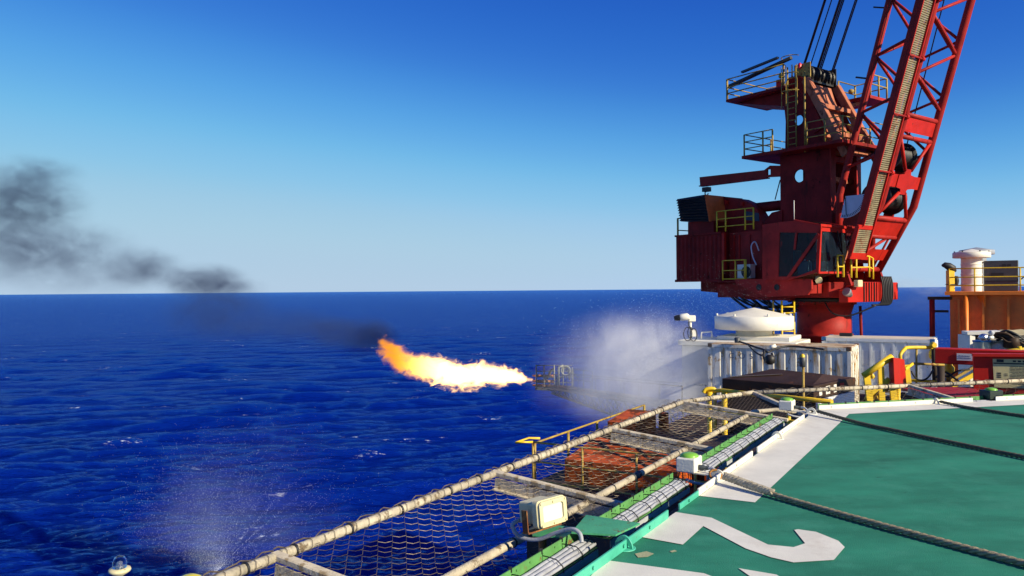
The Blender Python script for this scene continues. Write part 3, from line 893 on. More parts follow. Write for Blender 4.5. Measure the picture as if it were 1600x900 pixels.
# front nose of the platform with the winch frame and ribs, sunlit end
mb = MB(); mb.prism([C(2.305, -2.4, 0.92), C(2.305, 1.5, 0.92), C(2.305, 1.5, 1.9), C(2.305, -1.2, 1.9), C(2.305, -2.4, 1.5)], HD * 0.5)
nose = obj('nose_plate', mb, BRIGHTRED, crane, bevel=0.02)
for k in range(6):
    obj('rib', MB().box(C(2.83, -1.0 + 0.24 * k, 1.42), 0.05, 0.06, 0.95, CAX), RED if k % 2 else DARKSTEEL, nose)
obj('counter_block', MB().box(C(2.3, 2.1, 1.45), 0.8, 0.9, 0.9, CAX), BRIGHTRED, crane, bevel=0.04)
for k in range(7):
    q0 = 0.5 + 0.16 * k
    obj('hose', MB().tube(spline([C(2.87, q0, 2.2), C(2.96, q0, 1.8), C(2.96, q0, 1.1), C(2.85, q0 - 0.1, 0.78), C(2.6, q0 - 0.4, 0.75)], 5), 0.045, 6), BLACK, crane)
# bundle of hoses slung under the tail
for k in range(12):
    a = C(-4.6 + 0.25 * k, -2.1 + random.uniform(-0.3, 0.5), 1.15); b = C(-0.4 + 0.2 * random.random(), -1.5 + 0.2 * k * 0.3, 0.95)
    m_ = (a + b) / 2; m_.z -= random.uniform(0.35, 0.95)
    obj('hose', MB().tube(spline([a, a.lerp(m_, 0.5) - Z3 * 0.18, m_, b.lerp(m_, 0.5) - Z3 * 0.12, b], 6), random.uniform(0.04, 0.075), 6), BLACK, crane)
obj('hose', MB().tube(spline([C(1.0, -1.5, 0.9), C(1.6, -1.75, 0.35), C(2.3, -1.4, 0.25), C(3.2, -0.6, 0.75)], 8), 0.04, 6), BLACK, crane)
# tail skirt below the machinery house
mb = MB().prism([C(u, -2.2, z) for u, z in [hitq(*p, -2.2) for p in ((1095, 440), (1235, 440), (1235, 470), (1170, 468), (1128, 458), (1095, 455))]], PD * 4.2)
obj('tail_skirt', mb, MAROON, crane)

# access ladder from the main deck to the platform
def ladder(a, b, side, name, m, parent, w=0.45, r=0.03, step=0.3):
    st = MB(); st.tube([a - side * (w / 2), b - side * (w / 2)], r, 6); st.tube([a + side * (w / 2), b + side * (w / 2)], r, 6)
    o = obj(name, st, m, parent)
    L_ = (b - a).length; n = int(L_ / step)
    for i in range(1, n):
        c = a.lerp(b, i / n)
        obj('rung', MB().tube([c - side * (w / 2), c + side * (w / 2)], r * 0.7, 5), m, o)
    return o
la = P(1231, 470, 39.6); lb = V((la.x, la.y, MAIN_Z))
ladder(lb, la, RGT0, 'access_ladder', YELLOW, crane, 0.62, 0.05)
obj('ladder_strut', MB().tube([P(1208, 470, 39.6), V((P(1208, 470, 39.6).x, la.y, MAIN_Z))], 0.05, 6), OLDYELLOW, crane)
obj('downpipe', MB().tube([P(1344, 478, 41), V((P(1348, 478, 41).x, P(1348, 478, 41).y, MAIN_Z))], 0.08, 8), MAROON, crane)

# machinery house: corrugated near block, recessed second block
q0 = -3.0
ua, z0 = hitq(1057, 440, q0); ub, _ = hitq(1128, 440, q0); _, z1 = hitq(1057, 369, q0)
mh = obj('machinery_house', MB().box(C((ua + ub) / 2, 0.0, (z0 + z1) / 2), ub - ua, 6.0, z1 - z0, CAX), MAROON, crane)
n_ = 11
for k in range(n_):
    u = ua + (ub - ua) * (k + 0.5) / n_
    obj('corrugation', MB().prism([C(u - 0.11, q0 - 0.002, z0 + 0.12), C(u - 0.06, q0 - 0.06, z0 + 0.12), C(u + 0.06, q0 - 0.06, z0 + 0.12), C(u + 0.11, q0 - 0.002, z0 + 0.12)], Z3 * (z1 - z0 - 0.24)), MAROON, mh)
obj('house_trim', MB().bar(C(ua - 0.04, q0 - 0.03, z0 + 0.04), C(ub + 0.04, q0 - 0.03, z0 + 0.04), 0.12, 0.14), MAROON, mh)
obj('house_trim', MB().bar(C(ua - 0.04, q0 - 0.03, z1), C(ub + 0.04, q0 - 0.03, z1), 0.12, 0.10), MAROON, mh)
obj('corner_post', MB().box(C(ub + 0.09, q0 + 0.09, (z0 + z1) / 2 + 0.25), 0.17, 0.18, z1 - z0 - 0.5, CAX), BRIGHTRED, mh)  # bright red strip stands in for sunlight on the end face of the house
uc, _ = hitq(1196, 440, -2.45)
mid = obj('engine_room', MB().box(C((ub + uc) / 2 + 0.1, 0.1, (z0 + z1) / 2 + 0.02), uc - ub, 5.1, z1 - z0 - 0.05, CAX), RED, crane)
for px in (1148, 1156, 1172):
    u, _ = hitq(px, 400, -2.45)
    obj('door_frame', MB().box(C(u, -2.475, (z0 + z1) / 2), 0.07, 0.06, z1 - z0 - 0.3, CAX), BRIGHTRED if px != 1172 else RED, mid)
# air conditioner with a round fan on the catwalk
ac = MB().box(Cq(1166, 424, -2.9), 0.85, 0.45, 0.75, CAX)
aco = obj('air_conditioner', ac, WHITE, crane, bevel=0.02)
obj('fan_grille', MB().lathe(Cq(1166, 425, -3.13), [(0.31, -0.005), (0.31, 0.02), (0.27, 0.02), (0.25, -0.004)], 24, axis=-PD), BLACK, aco)
obj('catwalk', MB().box(C((ub + uc) / 2, -2.95, z0 - 0.03), uc - ub, 0.9, 0.06, CAX), MAROON, crane)
ra = [C(ub + 0.3, -3.3, z0), C(ub + 1.15, -3.3, z0), C(ub + 1.75, -3.3, z0), C(uc - 0.6, -3.3, z0)]
railing('railing', ra, 1.1, YELLOW, crane, (1.0, 0.5, 0.08), 0.03, 0.04)
# louvred air intake on the roof
lv = [hitq(*p, -3.1) for p in ((1057, 311), (1100, 304), (1107, 346), (1063, 346))]
mb = MB().prism([C(u, -3.05, z) for u, z in lv], PD * 3.4)
intake = obj('air_intake', mb, BLACK, crane)
for k in range(9):
    t = (k + 0.5) / 9
    a = V(lv[0]).lerp(V(lv[3]), t); b = V(lv[1]).lerp(V(lv[2]), t)
    obj('louvre', MB().bar(C(a.x + 0.03, -3.12, a.y), C(b.x - 0.03, -3.12, b.y), 0.14, 0.035, up=(Z3 - PD * 0.9).normalized()), DARKSTEEL, intake)
(e1u, e1z), (e2u, e2z) = lv[1], lv[2]
obj('intake_side', MB().prism([C(e1u, -3.06, e1z), C(e2u, -3.06, e2z), C(e2u, -1.4, e2z), C(e1u, -1.4, e1z)], HD * 0.05), mat('sunlit_red_orange', (0.72, 0.13, 0.03), 0.55, spec=0.2, var=0.2), intake)  # crane red shifted to orange, sunlight put into the colour of this end
pl = [hitq(*p, -2.95) for p in ((1074, 347), (1114, 345), (1114, 367), (1074, 369))]
obj('intake_plinth', MB().prism([C(u, -2.9, z) for u, z in pl], PD * 3.0), MAROON, intake)
# engine hood with a rounded end
hp = [hitq(*p, -1.5) for p in ((1112, 307), (1135, 308), (1158, 311), (1172, 317), (1182, 326), (1189, 338), (1191, 350), (1191, 366), (1113, 366))]
hood = obj('engine_hood', MB().prism([C(u, -1.5, z) for u, z in hp], PD * 0.75), RED, crane, bevel=0.03)
pu = [hitq(*p, -1.5) for p in ((1166, 330), (1186, 333), (1187, 346), (1166, 344))]
obj('dark_panel', MB().prism([C(u, -1.535, z) for u, z in pu], PD * 0.028), mat('navy_panel', (0.01, 0.02, 0.05), 0.4), hood)
for px, py in ((1137, 316), (1161, 319)):
    u, z = hitq(px, py, -1.5)
    obj('lifting_lug', MB().box(C(u, -1.58, z), 0.16, 0.16, 0.22, CAX), BRIGHTRED, hood)
zt = z1 + 0.05
railing('railing', [C(ub - 0.35, -2.95, zt), C(ub + 0.25, -2.95, zt), C(ub + 1.55, -2.95, zt), C(uc - 0.35, -2.95, zt)], 1.15, YELLOW, crane, (1.0, 0.62, 0.25), 0.028, 0.045)
railing('railing', [C(ua + 0.05, -2.9, z1 + 0.05), C(ua + 0.05, -0.5, z1 + 0.05)], 1.0, OLDYELLOW, crane, (1.0, 0.3), 0.035, 0.06)
# exhaust silencer lying across behind the hood
obj('silencer', MB().lathe(Cq(1198, 323, -0.8), [(0.02, -1.2), (0.24, -1.1), (0.28, -0.6), (0.28, 1.4), (0.2, 1.5)], 20, axis=HD), MAROON, crane)
obj('exhaust_box', MB().prism([C(u, -1.5, z) for u, z in [hitq(*p, -1.5) for p in ((1194, 345), (1206, 332), (1222, 328), (1222, 365), (1194, 365))]], PD * 0.5), MAROON, crane)
obj('white_hose', MB().tube(spline([Cq(1186, 392, -3.0), Cq(1180, 378, -3.2), Cq(1174, 384, -3.3), Cq(1176, 400, -3.3), Cq(1182, 414, -3.3)], 6), 0.035, 6), mat('white_hose', (0.6, 0.6, 0.65), 0.5), crane)

# operator cab
qa, qb = -4.3, -1.95
ur, zb = hitq(1191, 437, qa); uf, zf = hitq(1279, 425, qa); _, zt = hitq(1191, 350, qa); _, ztf = hitq(1283, 353, qa); um, zm = hitq(1240, 345, qa); ul, zl = hitq(1228, 437, qa)
prof = [(ur, zb), (ul, zb), (uf, zf), (uf + 0.06, ztf), (um, zm), (ur, zt)]
cab = thing_cab = obj('operator_cab', MB().add([C(u, qa, z) for u, z in prof] + [C(u, qb, z) for u, z in prof],
      [(6, 7, 8, 9, 10, 11), (0, 6, 11, 5), (5, 11, 10, 4), (0, 1, 7, 6), (1, 2, 8, 7)]), RED, crane)
# near side wall: solid rear panel and strips round the window
def side(pts, m=RED, name='cab_panel', q=None, t=0.06):
    return obj(name, MB().prism([C(*((hitq(x, y, qa)[0], (q if q is not None else qa), hitq(x, y, qa)[1]))) for x, y in pts], PD * t), m, cab)
side([(1191, 437), (1191, 351), (1218, 347), (1218, 363), (1216, 437)])
side([(1218, 347), (1240, 345), (1283, 353), (1282, 364), (1218, 363)])
side([(1216, 437), (1216, 432), (1245, 432), (1277, 420), (1279, 425), (1229, 438)])
side([(1277, 364), (1283, 353.2), (1279, 425), (1275, 421)], BRIGHTRED, 'corner_pillar')
side([(1229, 434), (1278, 364), (1281, 367), (1236, 432)], RED, 'diagonal_brace', qa - 0.05, 0.05)
side([(1243, 363), (1246, 363), (1243, 390), (1240, 390)], RED, 'window_bar', qa - 0.02, 0.04)
side([(1217, 363), (1278, 364), (1276, 421), (1245, 432), (1216, 432)], CABGLASS, 'side_window', qa + 0.03, 0.012)
# windscreen frame and glass
wf = uf + 0.03
scr = [(1284, 361), (1331, 364), (1314, 424), (1281, 424)]
wq = [hitu(x, y, wf) for x, y in scr]
obj('windscreen', MB().prism([C(wf - 0.02, q, z) for q, z in wq], HD * 0.012), CABGLASS, cab)
def fbar(a, b, w=0.10, m=BRIGHTRED):
    q1_, z1_ = hitu(*a, wf); q2_, z2_ = hitu(*b, wf)
    return obj('windscreen_frame', MB().bar(C(wf, q1_, z1_), C(wf, q2_, z2_), w, 0.09, up=HD), m, cab)
fbar((1283, 357), (1335, 361), 0.26); fbar((1282, 358), (1279, 427), 0.12); fbar((1333, 360), (1314, 426), 0.07, SALMON); fbar((1279, 426), (1315, 426), 0.10)
q_, z_ = hitu(1308, 361, wf + 0.06)
obj('wiper', MB().bar(C(wf + 0.08, q_, z_), C(wf + 0.08, *hitu(1311, 388, wf)), 0.05, 0.03, up=HD), BLACK, cab)
# floor glass and chin
obj('chin_window', MB().add([C(uf, qa + 0.05, zf), C(uf, qb - 0.3, zf), C(ul + 0.3, qb - 0.3, zb + 0.03), C(ul + 0.3, qa + 0.05, zb + 0.03)], [(0, 1, 2, 3)]), mat('dirty_floor_glass', (0.12, 0.10, 0.06), 0.25), cab)
# roof frame and skylight
rm = MB(); rm.bar(C(um, qa + 0.05, zm + 0.03), C(uf + 0.08, qa + 0.05, ztf + 0.04), 0.12, 0.09); rm.bar(C(um, qb, zm + 0.03), C(uf + 0.08, qb, ztf + 0.04), 0.12, 0.09)
rm.bar(C(uf + 0.08, qa, ztf + 0.04), C(uf + 0.08, qb + 0.35, ztf + 0.02), 0.14, 0.12)
obj('roof_frame', rm, BRIGHTRED, cab)
obj('skylight', MB().add([C(um + 0.1, qa + 0.2, zm + 0.02), C(uf, qa + 0.2, ztf + 0.03), C(uf, qb - 0.1, ztf + 0.03), C(um + 0.1, qb - 0.1, zm + 0.02)], [(0, 1, 2, 3)]), mat('dark_skylight_glass', (0.03, 0.035, 0.02), 0.15), cab)
obj('aerial', MB().tube([C(um, qa + 0.05, zm), C(um, qa + 0.05, zm + 1.0)], 0.02, 5), WHITE, cab)
# what can be seen inside: seat, consoles, curtain
inner_ = (qa + qb) / 2
seat = MB(); seat.box(C(0.8, inner_, zb + 0.62), 0.55, 0.55, 0.14, CAX); seat.box(C(0.5, inner_, zb + 1.05), 0.14, 0.52, 0.8, CAX); seat.box(C(0.8, inner_, zb + 0.3), 0.35, 0.4, 0.5, CAX)
obj('driver_seat', seat, GREYBOX, cab, bevel=0.03)
con = MB(); con.box(C(1.35, qa + 0.55, zb + 0.55), 0.6, 0.35, 0.65, CAX); con.box(C(1.35, qb - 0.45, zb + 0.55), 0.6, 0.35, 0.65, CAX)
obj('control_console', con, mat('console_grey_green', (0.16, 0.22, 0.20), 0.5), cab, bevel=0.02)
for k in range(5):
    obj('gauge', MB().box(C(1.1 + 0.11 * k, qa + 0.42, zb + 0.9 + 0.03 * (k % 2)), 0.07, 0.05, 0.07, CAX), WHITE if k % 2 else BRIGHTRED, cab)
obj('curtain', MB().add([C(uf - 0.35 - 0.05 * (i % 2), qa + 0.35 + i * 0.11, zz) for zz in (zb + 1.3, ztf - 0.2) for i in range(11)], [(i, i + 1, 12 + i, 11 + i) for i in range(10)]), mat('grey_curtain', (0.30, 0.29, 0.25), 0.9), cab)
obj('work_light', MB().lathe(Cu(1268 + 9, 433, uf - 0.5), [(0.10, 0), (0.17, 0.22), (0.17, 0.3)], 14, axis=(HD * 0.6 - PD * 0.5 - Z3 * 0.55).normalized()), CREAM, crane)
obj('work_light', MB().box(Cu(1341, 443, 3.0), 0.25, 0.42, 0.34, CAX), CREAM, crane, bevel=0.03)
obj('work_light', MB().lathe(Cu(1322, 455, 3.0), [(0.20, 0), (0.22, 0.12), (0.12, 0.42)], 14, axis=(PD * 0.8 - Z3 * 0.45).normalized()), mat('silver_reflector', (0.5, 0.5, 0.5), 0.3, metal=0.8), crane)
# railings round the cab front and winch deck
for pts in ([(1309, 433), (1318, 433)], [(1330, 434), (1338, 434), (1358, 433), (1364, 436)]):
    foot = [Cu(x, y, 2.9) for x, y in pts]
    railing('railing', foot, 1.05, YELLOW, crane, (1.0, 0.48), 0.035, 0.05)

# mast: two plates with a stiffened front edge, platforms between
qm = 1.3
uL, zL = hitq(1222, 366, -qm); uR, _ = hitq(1300, 366, -qm); _, zP = hitq(1222, 240, -qm)
mast_poly = [(uL - 0.1, 1.93), (uR + 0.2, 1.93), (uR, zL), (uR - 0.05, zP), (uL, zP), (uL, zL)]
uh, zh = hitq(1251, 275, -qm)
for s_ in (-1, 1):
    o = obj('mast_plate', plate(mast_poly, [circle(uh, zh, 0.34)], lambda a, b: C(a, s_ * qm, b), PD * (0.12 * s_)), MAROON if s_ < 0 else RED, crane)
    obj('edge_flange', MB().box(C(uR - 0.02, s_ * (qm - 0.1), (zL + zP) / 2), 0.14, 0.42, zP - zL, CAX), RED, o)
obj('mast_back_plate', MB().box(C(uL + 0.06, 0, (1.93 + 5.6) / 2), 0.12, 2 * qm - 0.02, 5.6 - 1.93, CAX), MAROON, crane)
obj('mast_back_strip', MB().box(C(uL + 0.06, 0.98, (5.6 + zP) / 2), 0.12, 0.6, zP - 5.61, CAX), MAROON, crane)
for k, z in enumerate((3.2, 4.7, 6.1, 7.3, 8.3)):
    obj('mast_crossbar', MB().box(C(uR - 0.3 - 0.25 * (k % 2), 0, z), 0.3, 2 * qm - 0.02, 0.28, CAX), SALMON if k in (1, 3) else RED, crane)
for k in range(5):
    obj('mast_pipe', MB().tube([C(uR - 0.5 - 0.2 * k, -0.9 + 0.4 * k, 2.0), C(uR - 0.5 - 0.2 * k, -0.9 + 0.4 * k, 8.4)], 0.06, 6), DARKSTEEL, crane)
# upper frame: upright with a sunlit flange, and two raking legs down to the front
up_px = [(1228, 240), (1229, 190), (1226, 160), (1231, 122), (1250, 118), (1264, 128), (1268, 150), (1282, 182), (1291, 205), (1292, 240)]
upl = [hitq(x, y, -qm) for x, y in up_px]
uh2, zh2 = hitq(1249, 188, -qm)
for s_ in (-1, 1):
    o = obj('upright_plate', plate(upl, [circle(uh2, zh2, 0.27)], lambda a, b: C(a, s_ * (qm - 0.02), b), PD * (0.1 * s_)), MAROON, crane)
obj('mast_back_strip', MB().box(C(upl[1][0] + 0.05, 0.95, (zP + 12.0) / 2), 0.1, 0.6, 12.0 - zP - 0.02, CAX), MAROON, crane)
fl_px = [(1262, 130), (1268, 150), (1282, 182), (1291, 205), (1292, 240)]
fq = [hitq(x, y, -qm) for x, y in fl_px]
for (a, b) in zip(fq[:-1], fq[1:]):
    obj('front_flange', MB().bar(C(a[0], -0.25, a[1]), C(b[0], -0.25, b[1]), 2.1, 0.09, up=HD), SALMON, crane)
top_u, top_z = hitq(1256, 126, -qm)
ft_u, ft_z = hitq(1326, 243, -qm)
for s_ in (-1, 1):
    a, b = C(top_u + 0.2, s_ * (qm + 0.1), top_z), C(ft_u, s_ * (qm + 0.15), ft_z)
    lg = obj('raking_leg', MB().bar(a, b, 0.34, 0.40, up=HD), SALMON, crane, bevel=0.02)
    obj('leg_web', MB().bar(a.lerp(b, 0.05) - HD * 0.5, b.lerp(a, 0.35) - HD * 0.75, 0.08, 0.6, up=HD), MAROON, lg)
for t in (0.35, 0.72, 0.95):
    a = C(top_u + 0.2, 0, top_z).lerp(C(ft_u, 0, ft_z), t)
    obj('leg_tie', MB().box(a, 0.26, 2 * qm, 0.22, CAX), SALMON, crane)
for (q1_, q2_) in ((-1.2, -0.5), (1.2, 0.3)):
    a = C(ft_u - 0.2, q1_, ft_z + 0.15); b = C(ft_u - 0.9, q2_, ft_z + 1.9)
    obj('leg_brace', MB().bar(a, b, 0.2, 0.2), SALMON, crane)
# sheave head
hu, hz = hitq(1247, 118, -qm); hz -= 0.28
hb = obj('sheave_block', MB().box(C(hu, 0, hz + 0.05), 1.1, 2.5, 0.28, CAX), DARKSTEEL, crane)
for k in range(7):
    q = -0.95 + 0.32 * k
    obj('sheave', MB().lathe(C(hu + 0.25, q - 0.05, hz + 0.35), [(0.2, 0), (0.48, 0.0), (0.40, 0.035), (0.40, 0.065), (0.48, 0.10), (0.2, 0.10)], 22, axis=PD), DARKSTEEL, hb)
for q in (-1.2, 1.2):
    obj('cheek_plate', MB().box(C(hu + 0.2, q, hz + 0.4), 0.95, 0.06, 0.95, CAX), OLDYELLOW if q < 0 else DARKSTEEL, hb)
obj('red_lamp', MB().lathe(C(hu + 0.1, -1.3, hz + 0.62), [(0.09, 0), (0.11, 0.2), (0.05, 0.3)], 12), mat('red_beacon', (0.7, 0.02, 0.03), 0.3), hb)
obj('red_box', MB().box(Cq(1219, 131, -1.5), 0.3, 0.3, 0.42, CAX), BRIGHTRED, hb)
obj('anemometer_post', MB().tube([C(hu - 0.5, -1.1, hz + 0.3), C(hu - 0.5, -1.1, hz + 1.0)], 0.05, 6), WHITE, hb)
# caged ladder up the left of the upright
l1 = Cq(1238, 240, -qm - 0.45); l2 = Cq(1238, 112, -qm - 0.45)
ladder(V((l1.x, l1.y, zP)), V((l1.x, l1.y, l2.z + 0.3)), HD, 'mast_ladder', OLDYELLOW, crane, 0.5, 0.04)
mb = MB()
for k in range(3):
    c = V((l1.x, l1.y, zP + 3.0 + 0.9 * k)) - PD * 0.36 + HD * 0.18
    mb.tube([c + HD * (0.48 * math.cos(a)) - PD * (0.42 * math.sin(a)) for a in [math.pi * i / 8 for i in range(9)]], 0.025, 4)
for a in (0.3, 1.57, 2.8):
    c = V((l1.x, l1.y, 0)) - PD * 0.36 + HD * 0.18 + HD * (0.48 * math.cos(a)) - PD * (0.42 * math.sin(a))
    mb.tube([V((c.x, c.y, zP + 2.2)), V((c.x, c.y, l2.z + 0.2))], 0.022, 4)
obj('ladder_cage', mb, OLDYELLOW, crane)
obj('ladder_post', MB().tube([Cq(1258, 238, -qm - 0.6), V((*Cq(1258, 238, -qm - 0.6).xy, l2.z - 0.2))], 0.045, 6), OLDYELLOW, crane)
# service platforms
def platform(poly_px, q_list, z, t=0.16, name='service_platform', m=MAROON):
    return obj(name, MB().prism([C(u, q, z) for (u, q) in poly_px], Z3 * t), m, crane)
zA = hitq(1225, 243, -qm)[1]
pA = platform([(uL - 1.6, -2.6), (uR + 1.4, -2.6), (uR + 1.4, 2.4), (uL - 1.6, 2.4)], None, zA - 0.06)
railing('railing', [C(uL - 1.5, 2.3, zA + 0.1), C(uL - 1.5, -0.1, zA + 0.1), C(uL - 1.5, -2.5, zA + 0.1), C(uL - 0.3, -2.5, zA + 0.1), C(uL + 0.3, -2.5, zA + 0.1)], 1.15, OLDYELLOW, crane, (1.0, 0.66, 0.33), 0.03, 0.045)
railing('railing', [C(uR - 0.6, -2.5, zA + 0.1), C(uR + 0.4, -2.5, zA + 0.1), C(uR + 1.35, -2.5, zA + 0.1), C(uR + 1.35, 0, zA + 0.1), C(uR + 1.35, 2.35, zA + 0.1)], 1.15, OLDYELLOW, crane, (1.0, 0.66, 0.33), 0.028, 0.04)
zB = hitq(1228, 142, -qm)[1]
tu = hitq(1150, 160, -1.0)[0]
pB = obj('top_platform', MB().prism([C(tu, -1.9, zB), C(hu - 0.4, -1.9, zB - 0.0), C(hu - 0.4, 1.9, zB), C(tu, 1.9, zB)], Z3 * 0.14), MAROON, crane)
obj('platform_bracket', MB().prism([C(tu + 0.2, -1.2, zB - 0.01), C(hu - 0.4, -1.2, zB - 0.01), C(hu - 0.4, -1.2, zB - 0.9)], PD * 2.4), MAROON, crane)
railing('railing', [C(hu - 0.5, -1.85, zB + 0.14), C(tu + 0.05, -1.85, zB + 0.14), C(tu + 0.05, 1.85, zB + 0.14), C(hu - 0.5, 1.85, zB + 0.14)], 1.15, OLDYELLOW, crane, (1.0, 0.6, 0.3), 0.035, 0.06)
obj('telescopic_davit', MB().tube([C(hu - 0.2, -1.6, zB + 1.6), C(tu - 0.35, -1.2, zB + 1.05)], [0.11, 0.13], 8), DARKSTEEL, crane)
obj('light_fitting', MB().bar(C(hu - 0.9, -1.75, zB + 1.75), C(tu + 1.0, -1.75, zB + 1.5), 0.18, 0.1), GREYBOX, crane)
for p in (Cq(1221, 119, -1.8), Cq(1330, 143, 2.0)):
    obj('round_lamp', MB().lathe(p, [(0.02, -0.14), (0.13, -0.09), (0.16, 0.0), (0.13, 0.09), (0.02, 0.14)], 14), OLDYELLOW, crane)
sp_u = hu + 1.0
zS = P(1310, 163, CD + 2.0).z
obj('side_platform', MB().box(C(sp_u, 3.2, zS), 2.0, 1.9, 0.16, CAX), RED, crane)
obj('side_platform_arm', MB().bar(C(sp_u - 0.2, 1.3, zS - 0.6), C(sp_u, 3.0, zS - 0.06), 0.2, 0.2), SALMON, crane)
railing('railing', [C(sp_u - 0.9, 2.35, zS + 0.08), C(sp_u - 0.9, 4.05, zS + 0.08), C(sp_u + 0.95, 4.05, zS + 0.08), C(sp_u + 0.95, 3.2, zS + 0.08), C(sp_u + 0.95, 2.35, zS + 0.08)], 1.15, OLDYELLOW, crane, (1.0, 0.55), 0.035, 0.05)
# service beam with a trolley, out to the left
bu1, bz1 = hitq(1222, 270, -qm); bu2, bz2 = hitq(1096, 282, -qm)
sb_o = [hitq(*p, -qm) for p in ((1095, 277), (1196, 266), (1205, 259), (1222, 259), (1222, 276), (1200, 277), (1096, 290))]
sb_h = [hitq(*p, -qm) for p in ((1200, 265), (1206, 264), (1206, 273), (1200, 274))]
sb = obj('service_beam', plate(sb_o, [sb_h], lambda a, b: C(a, -qm - 0.12, b), PD * 0.16), RED, crane)
obj('beam_flange', MB().bar(Cq(1095, 291, -qm - 0.04), Cq(1200, 278, -qm - 0.04), 0.36, 0.06), RED, sb)
tb = Cq(1104, 294, -qm)
obj('trolley', MB().box(tb - Z3 * 0.08, 0.42, 0.34, 0.26, CAX), DARKSTEEL, sb)
obj('trolley_hook', MB().tube([tb - Z3 * 0.2 + HD * (0.12 * math.cos(a)) + Z3 * (0.12 * math.sin(a) - 0.1) for a in [2.0 + 4.2 * i / 8 for i in range(9)]], 0.035, 5), DARKSTEEL, sb)
obj('stay_wire', MB().tube([Cq(1219, 281, -qm), Cq(1211, 312, -qm)], 0.03, 5), BLACK, crane)

# boom
BETA = R(73.6)
BV = HD * math.cos(BETA) + Z3 * math.sin(BETA)
DV = HD * math.sin(BETA) - Z3 * math.cos(BETA)      # towards the belly of the boom
PIV = C(1.87, 0, 2.25)
BW, BDp = 3.15, 2.2
FOOT = 3.9
TIP = 58.0
def chord(name, t):
    qs = {'A': (-1, -1), 'B': (1, -1), 'C': (-1, 1), 'D': (1, 1)}[name]
    k = 1.0
    if t < FOOT: k = 0.10 + 0.90 * t / FOOT
    if t > 46: k = max(0.25, 1 - (t - 46) / 12 * 0.75)
    return PIV + BV * t + PD * (qs[0] * BW / 2 * (1 if t < 46 else k)) + DV * (qs[1] * BDp / 2 * k)
for nme in 'ABCD':
    r_ = 0.19 if nme in 'CD' else 0.17
    obj('boom_chord', MB().tube([chord(nme, t) for t in (0, FOOT, 46, TIP)], r_, 14), RED, crane)
def t_at(nme, py):
    lo, hi = 0.0, 30.0
    for _ in range(40):
        m_ = (lo + hi) / 2
        if project(chord(nme, m_))[1] > py: lo = m_
        else: hi = m_
    return (lo + hi) / 2
def lace(k1, k2, t1, t2, r=0.075, name='lacing_bar', m=RED):
    return obj(name, MB().tube([chord(k1, t1), chord(k2, t2)], r, 8), m, crane)
pitch = t_at('C', 20) - t_at('C', 115)
tC0 = t_at('C', 115)
for k in range(-1, 15):
    t = tC0 + pitch * k
    if t + pitch > 46: break
    if k >= 0:
        lace('C', 'D', t, t + pitch / 2, 0.075)
    o = lace('D', 'C', t + pitch / 2, t + pitch, 0.10)
    a, b = chord('D', t + pitch / 2), chord('C', t + pitch)
    obj('bar_stiffener', MB().bar(a.lerp(b, 0.2), a.lerp(b, 0.85), 0.10, 0.24, up=DV), RED, o)
for k in range(-3, 14):
    t = tC0 + pitch * k + pitch * 0.25
    if t < FOOT - 0.5 or t + pitch > 46: continue
    lace('A', 'B', t, t + pitch / 2, 0.075); lace('B', 'A', t + pitch / 2, t + pitch, 0.075)
    lace('A', 'C', t, t + pitch / 2 , 0.075); lace('C', 'A', t + pitch / 2, t + pitch, 0.075)
    lace('B', 'D', t + 0.1, t + pitch / 2, 0.07); lace('D', 'B', t + pitch / 2, t + pitch, 0.07)
# plated bays near the foot on the belly side
def belly(t1, t2, inset=0.0, m=BRIGHTRED, off=0.0):
    pts = [chord('C', t1) + PD * inset, chord('D', t1) - PD * inset, chord('D', t2) - PD * inset, chord('C', t2) + PD * inset]
    return MB().prism([p + DV * off for p in pts], DV * 0.05)
t_a, t_b = t_at('C', 212), t_at('C', 180)
pp = obj('belly_plate', belly(t_a + 0.25, t_b - 0.05, 0.16), BRIGHTRED, crane)
lace('C', 'D', t_b + 0.06, t_b + 0.06, 0.12, 'cross_tube'); lace('C', 'D', t_a, t_a, 0.12, 'cross_tube')
t_c, t_d = t_at('C', 290), t_at('C', 270)
bm_ = obj('belly_beam', belly(t_c, t_d, 0.1), BRIGHTRED, crane)
mid_ = (chord('C', (t_c + t_d) / 2) + chord('D', (t_c + t_d) / 2)) / 2
obj('gusset', MB().prism([mid_ + PD * a + BV * b + DV * 0.055 for a, b in ((-0.75, -0.3), (-0.32, -0.36), (-0.22, -0.62), (0.22, -0.62), (0.32, -0.36), (0.75, -0.3), (0.75, 0.3), (0.32, 0.36), (0.22, 0.62), (-0.22, 0.62), (-0.32, 0.36), (-0.75, 0.3))], DV * 0.04), BRIGHTRED, bm_)
for (nm_, t) in (('C', t_a), ('D', t_a), ('C', t_at('C', 338)), ('D', t_at('C', 338))):
    sgn = -1 if nm_ == 'C' else 1
    up_ = 0.55 if t == t_a else -0.55
    obj('gusset_bar', MB().tube([mid_ + PD * (0.28 * sgn) + BV * up_ + DV * 0.06, chord(nm_, t) - PD * (0.12 * sgn) + DV * 0.02], 0.085, 8), BRIGHTRED, bm_)
t_e = t_at('C', 340)
lace('C', 'D', t_e, t_e, 0.14, 'cross_tube')
obj('foot_plate', belly(t_e - 0.85, t_e - 0.1, 0.12), BRIGHTRED, crane)
lace('C', 'D', t_e - 0.95, t_e - 0.95, 0.12, 'cross_tube')
t_f = t_at('C', 398)
obj('foot_plate', belly(t_f - 0.25, t_f + 0.35, 0.2), BRIGHTRED, crane)
lace('C', 'D', t_at('C', 420), t_at('C', 420), 0.14, 'cross_tube')
obj('foot_strut', MB().tube([chord('C', t_f - 0.4), chord('D', t_e - 1.0) - PD * 0.9], 0.08, 8), RED, crane)
